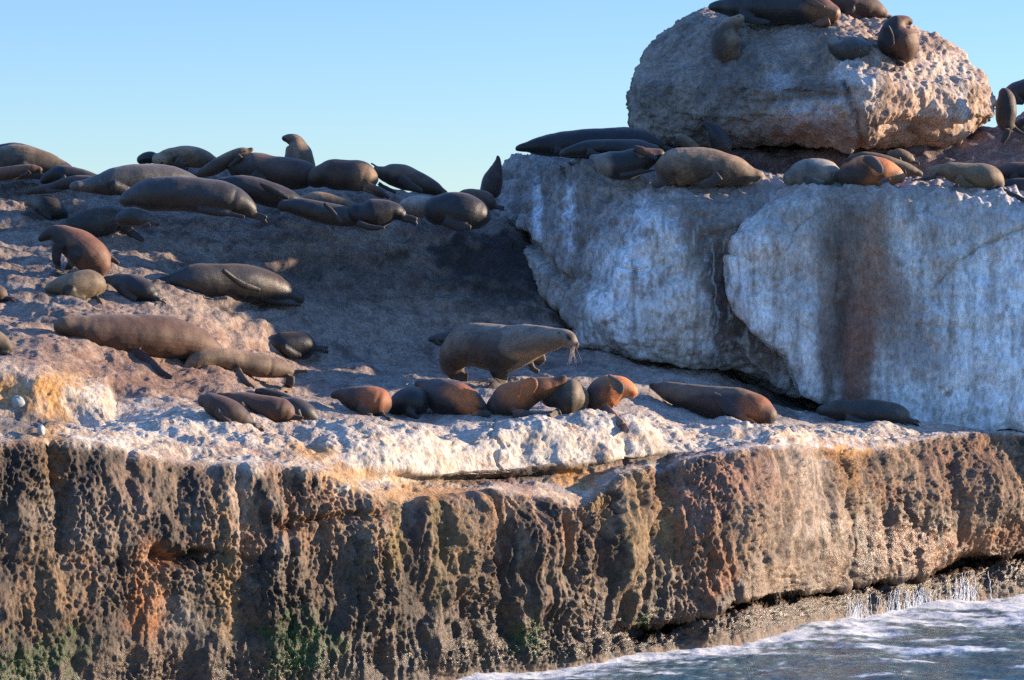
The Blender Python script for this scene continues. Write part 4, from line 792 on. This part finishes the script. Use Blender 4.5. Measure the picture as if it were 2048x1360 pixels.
# ---- on and beside the boulder
seal('large dark seal with a rusty rump lying across the crown of the boulder', [(1418,14,6),(1440,13,15),(1480,14,26),(1530,16,30),(1580,17,30),(1625,19,30),(1655,25,24),(1676,32,13)], 'dark', d=(1418,57.4,1676,56.6), tint=[(1650,25,36,34,(.2,.085,.035),.95)], fl=[([(1478,28,22),(1505,40,18),(1540,45,8)],.3), ([(1660,42,16),(1640,48,12),(1622,48,6)],.2), ([(1600,-6,8),(1625,4,12),(1650,14,6)],.4)])
seal('brown seal cut off by the top of the picture, behind the rusty-rumped one', [(1640,5,26),(1680,6,32),(1715,12,28),(1745,20,22),(1774,34,8)], 'red', d=57.8, tint=[(1700,10,60,30,'brown',.6)])
seal('grey-tan seal sitting on the left of the boulder with its back to us', [(1484,34,6),(1474,42,12),(1458,56,19),(1452,76,28),(1457,96,30),(1466,108,22),(1478,112,10)], 'tan', tint=[(1430,90,24,50,'dark',.8)], ear=[(1476,34,2,-3)])  # dark tint paints the left half as shaded, the right stays as lit
seal('small grey seal curled like a ball at the middle of the boulder', [(1668,76,9),(1668,88,14),(1684,97,23),(1708,98,25),(1728,100,18),(1738,102,8)], 'grey', tint=[(1668,76,14,10,'pale',.7)])
seal('red-brown seal sitting at the right of the boulder crown, head down behind its shoulder', [(1824,46,5),(1812,42,11),(1795,52,24),(1795,76,40),(1805,98,34),(1808,118,17)], 'red', fl=[([(1802,122,18),(1796,134,13),(1790,142,8)],.15),([(1772,52,14),(1778,75,22),(1785,92,12)],.5)], tint=[(1762,80,28,60,'black',.9)], nose=(1824,44,5))
seal('dark brown seal climbing down behind the right end of the boulder', [(2006,180,8),(2012,196,16),(2012,220,20),(2012,242,18),(2016,258,12)], 'choc', d=56.3, fl=[([(2016,258,14),(2012,272,14),(2004,286,7)],.15),([(2022,250,12),(2036,262,9),(2052,270,5)],0)])
seal('black seal shape against the sky at the right edge', [(2002,198,5),(2015,190,13),(2040,184,22),(2080,182,28),(2120,190,20)], 'black', d=57.6)
seal('black seal lying in shade right of the climbing one', [(2026,252,5),(2042,250,12),(2070,250,16),(2110,254,14)], 'black', d=56.9)

# ---- loose stones and a few pebbles resting on the ledge
def stone(label, x, y, rx, ry, mat=M_stone, lab='stone', grp=None):
    h_ = hit(x, y + ry * .8)
    if h_ is None: return
    s_ = h_[1] / FPX; V = []; k = x * .37
    for i in range(1, 14):
        for j in range(20):
            a, b = i / 14 * math.pi, j / 10 * math.pi
            V.append((math.sin(a) * math.cos(b), math.sin(a) * math.sin(b), math.cos(a)))
    V = np.array(V); V = V * (1 + .35 * fbm(V + k, 1.1, 3, 600))[:, None] * (rx * s_, (rx + ry) / 2 * s_, ry * s_)
    VV, FF = tube_mesh(V.reshape(13, 20, 3)); c_ = P(x, y, h_[1] + ry * s_ * .5); c_[2] += 0
    o = mesh_np('stone', VV + (0, 0, ry * s_), FF, None, mat); o.location = c_ - (0, 0, ry * s_); tag(o, label, lab, grp)
stone('pale blue-grey cobble lodged beside the orange stain at the left edge', 36, 806, 13, 15)
stone('small pale stone just below the orange-stained outcrop', 82, 862, 8, 12)

# ---- thin streams of sea water draining off the low shelf: white strands down the rock to the sea
rnd = random.Random(11); VA = []; FA = []; k = 0
def strand(x, wpx, y0=None, len_=1.0):
    global k
    xs_ = x; wy = float(pyz(0.0, wl(x + 0.))); sy = float(np.interp(x, [1400,1500,1600,1750,1850,1930,2048], [1243,1213,1200,1178,1163,1140,1122]))
    y0 = sy + rnd.uniform(-2, 10) if y0 is None else y0; y1 = wy + 3; y0 = y1 - (y1 - y0) * len_; pts = []
    n = 12; last = None
    dr = rnd.uniform(-.6, .6); xx = x
    for i in range(n):
        xx += dr + rnd.uniform(-1.1, 1.1); x = xx
        t_ = i / (n - 1); y = y0 + (y1 - y0) * t_; h_ = hit(x + rnd.uniform(-1, 1), y)
        d = h_[1] - .03 if h_ is not None else (last or 49)
        if last is not None: d = min(d, last + .02)
        last = d; pts.append(P(x + rnd.uniform(-1.2, 1.2), y, d))
    c3 = cat(pts, 26); r = wpx * .5 * last / FPX * (.6 + .5 * np.abs(np.sin(np.arange(26) * rnd.uniform(.3, .7) + rnd.random() * 6))) * np.linspace(.8, 1.3, 26)
    VV, FF = tube_mesh(tube(c3, r, 7, 1, r * .5)); VA.append(VV); FA.extend(tuple(q + k for q in f) for f in FF); k += len(VV)
for i in range(120):
    strand(rnd.choice([rnd.gauss(1840, 40), rnd.gauss(1800, 30), rnd.gauss(1715, 14), rnd.gauss(1930, 12), rnd.gauss(1850, 50)]), rnd.uniform(.8, 2.6), len_=rnd.uniform(.4, 1))
t = NT('white_water'); t.b.inputs['Base Color'].default_value = (.68, .72, .76, 1); t.b.inputs['Roughness'].default_value = .35
nn = t.noise(30, 4); bb = t.n('ShaderNodeBump'); bb.inputs['Distance'].default_value = .02; t.l(nn.outputs[0], bb.inputs['Height']); t.l(bb.outputs[0], t.b.inputs['Normal'])
wfall = mesh_np('trickling_water', np.concatenate(VA), FA, None, t.m); tag(wfall, kind='structure')

# ---- bright green weed on the wet foot of the rock: short tufts of blades
VA = []; FA = []; k = 0; rnd = random.Random(3)
for cx, cy, rx, ry, n in [(600,1305,40,38,900),(582,1262,14,24,160),(640,1262,10,16,100),(45,1340,60,24,260),(1060,1275,22,16,120),(1290,1240,10,10,40)]:
    for i in range(n):
        x, y = rnd.gauss(cx, rx * .6), rnd.gauss(cy, ry * .6)
        if perlin(np.array([[x * .05, y * .05, 1.]]))[0] < -.1: continue
        h_ = hit(x, y)
        if h_ is None: continue
        l_ = rnd.uniform(.015, .04); a = rnd.uniform(-.6, .6); b = rnd.uniform(.004, .02); wd = np.array((math.cos(a), rnd.uniform(-.4, .4), math.sin(a))) * .008
        tip = h_ + np.array((math.sin(a) * l_ * .7, -b, -l_ * math.cos(a))); mid = (h_ + tip) / 2 + (0, -.012, .006)
        VA += [h_ - wd * .6, h_ + wd * .6, mid + wd, mid - wd, tip]; FA += [(k, k+1, k+2, k+3), (k+3, k+2, k+4)]; k += 5
t = NT('weed'); nn = t.noise(5, 3); cr = t.n('ShaderNodeMix', data_type='RGBA'); cr.inputs[6].default_value = (.02, .045, .008, 1); cr.inputs[7].default_value = (.06, .14, .015, 1)
t.l(nn.outputs[0], cr.inputs[0]); t.l(cr.outputs[2], t.b.inputs['Base Color']); t.b.inputs['Roughness'].default_value = .35
weed = mesh_np('green_weed', np.array(VA), FA, None, t.m); tag(weed, kind='stuff')
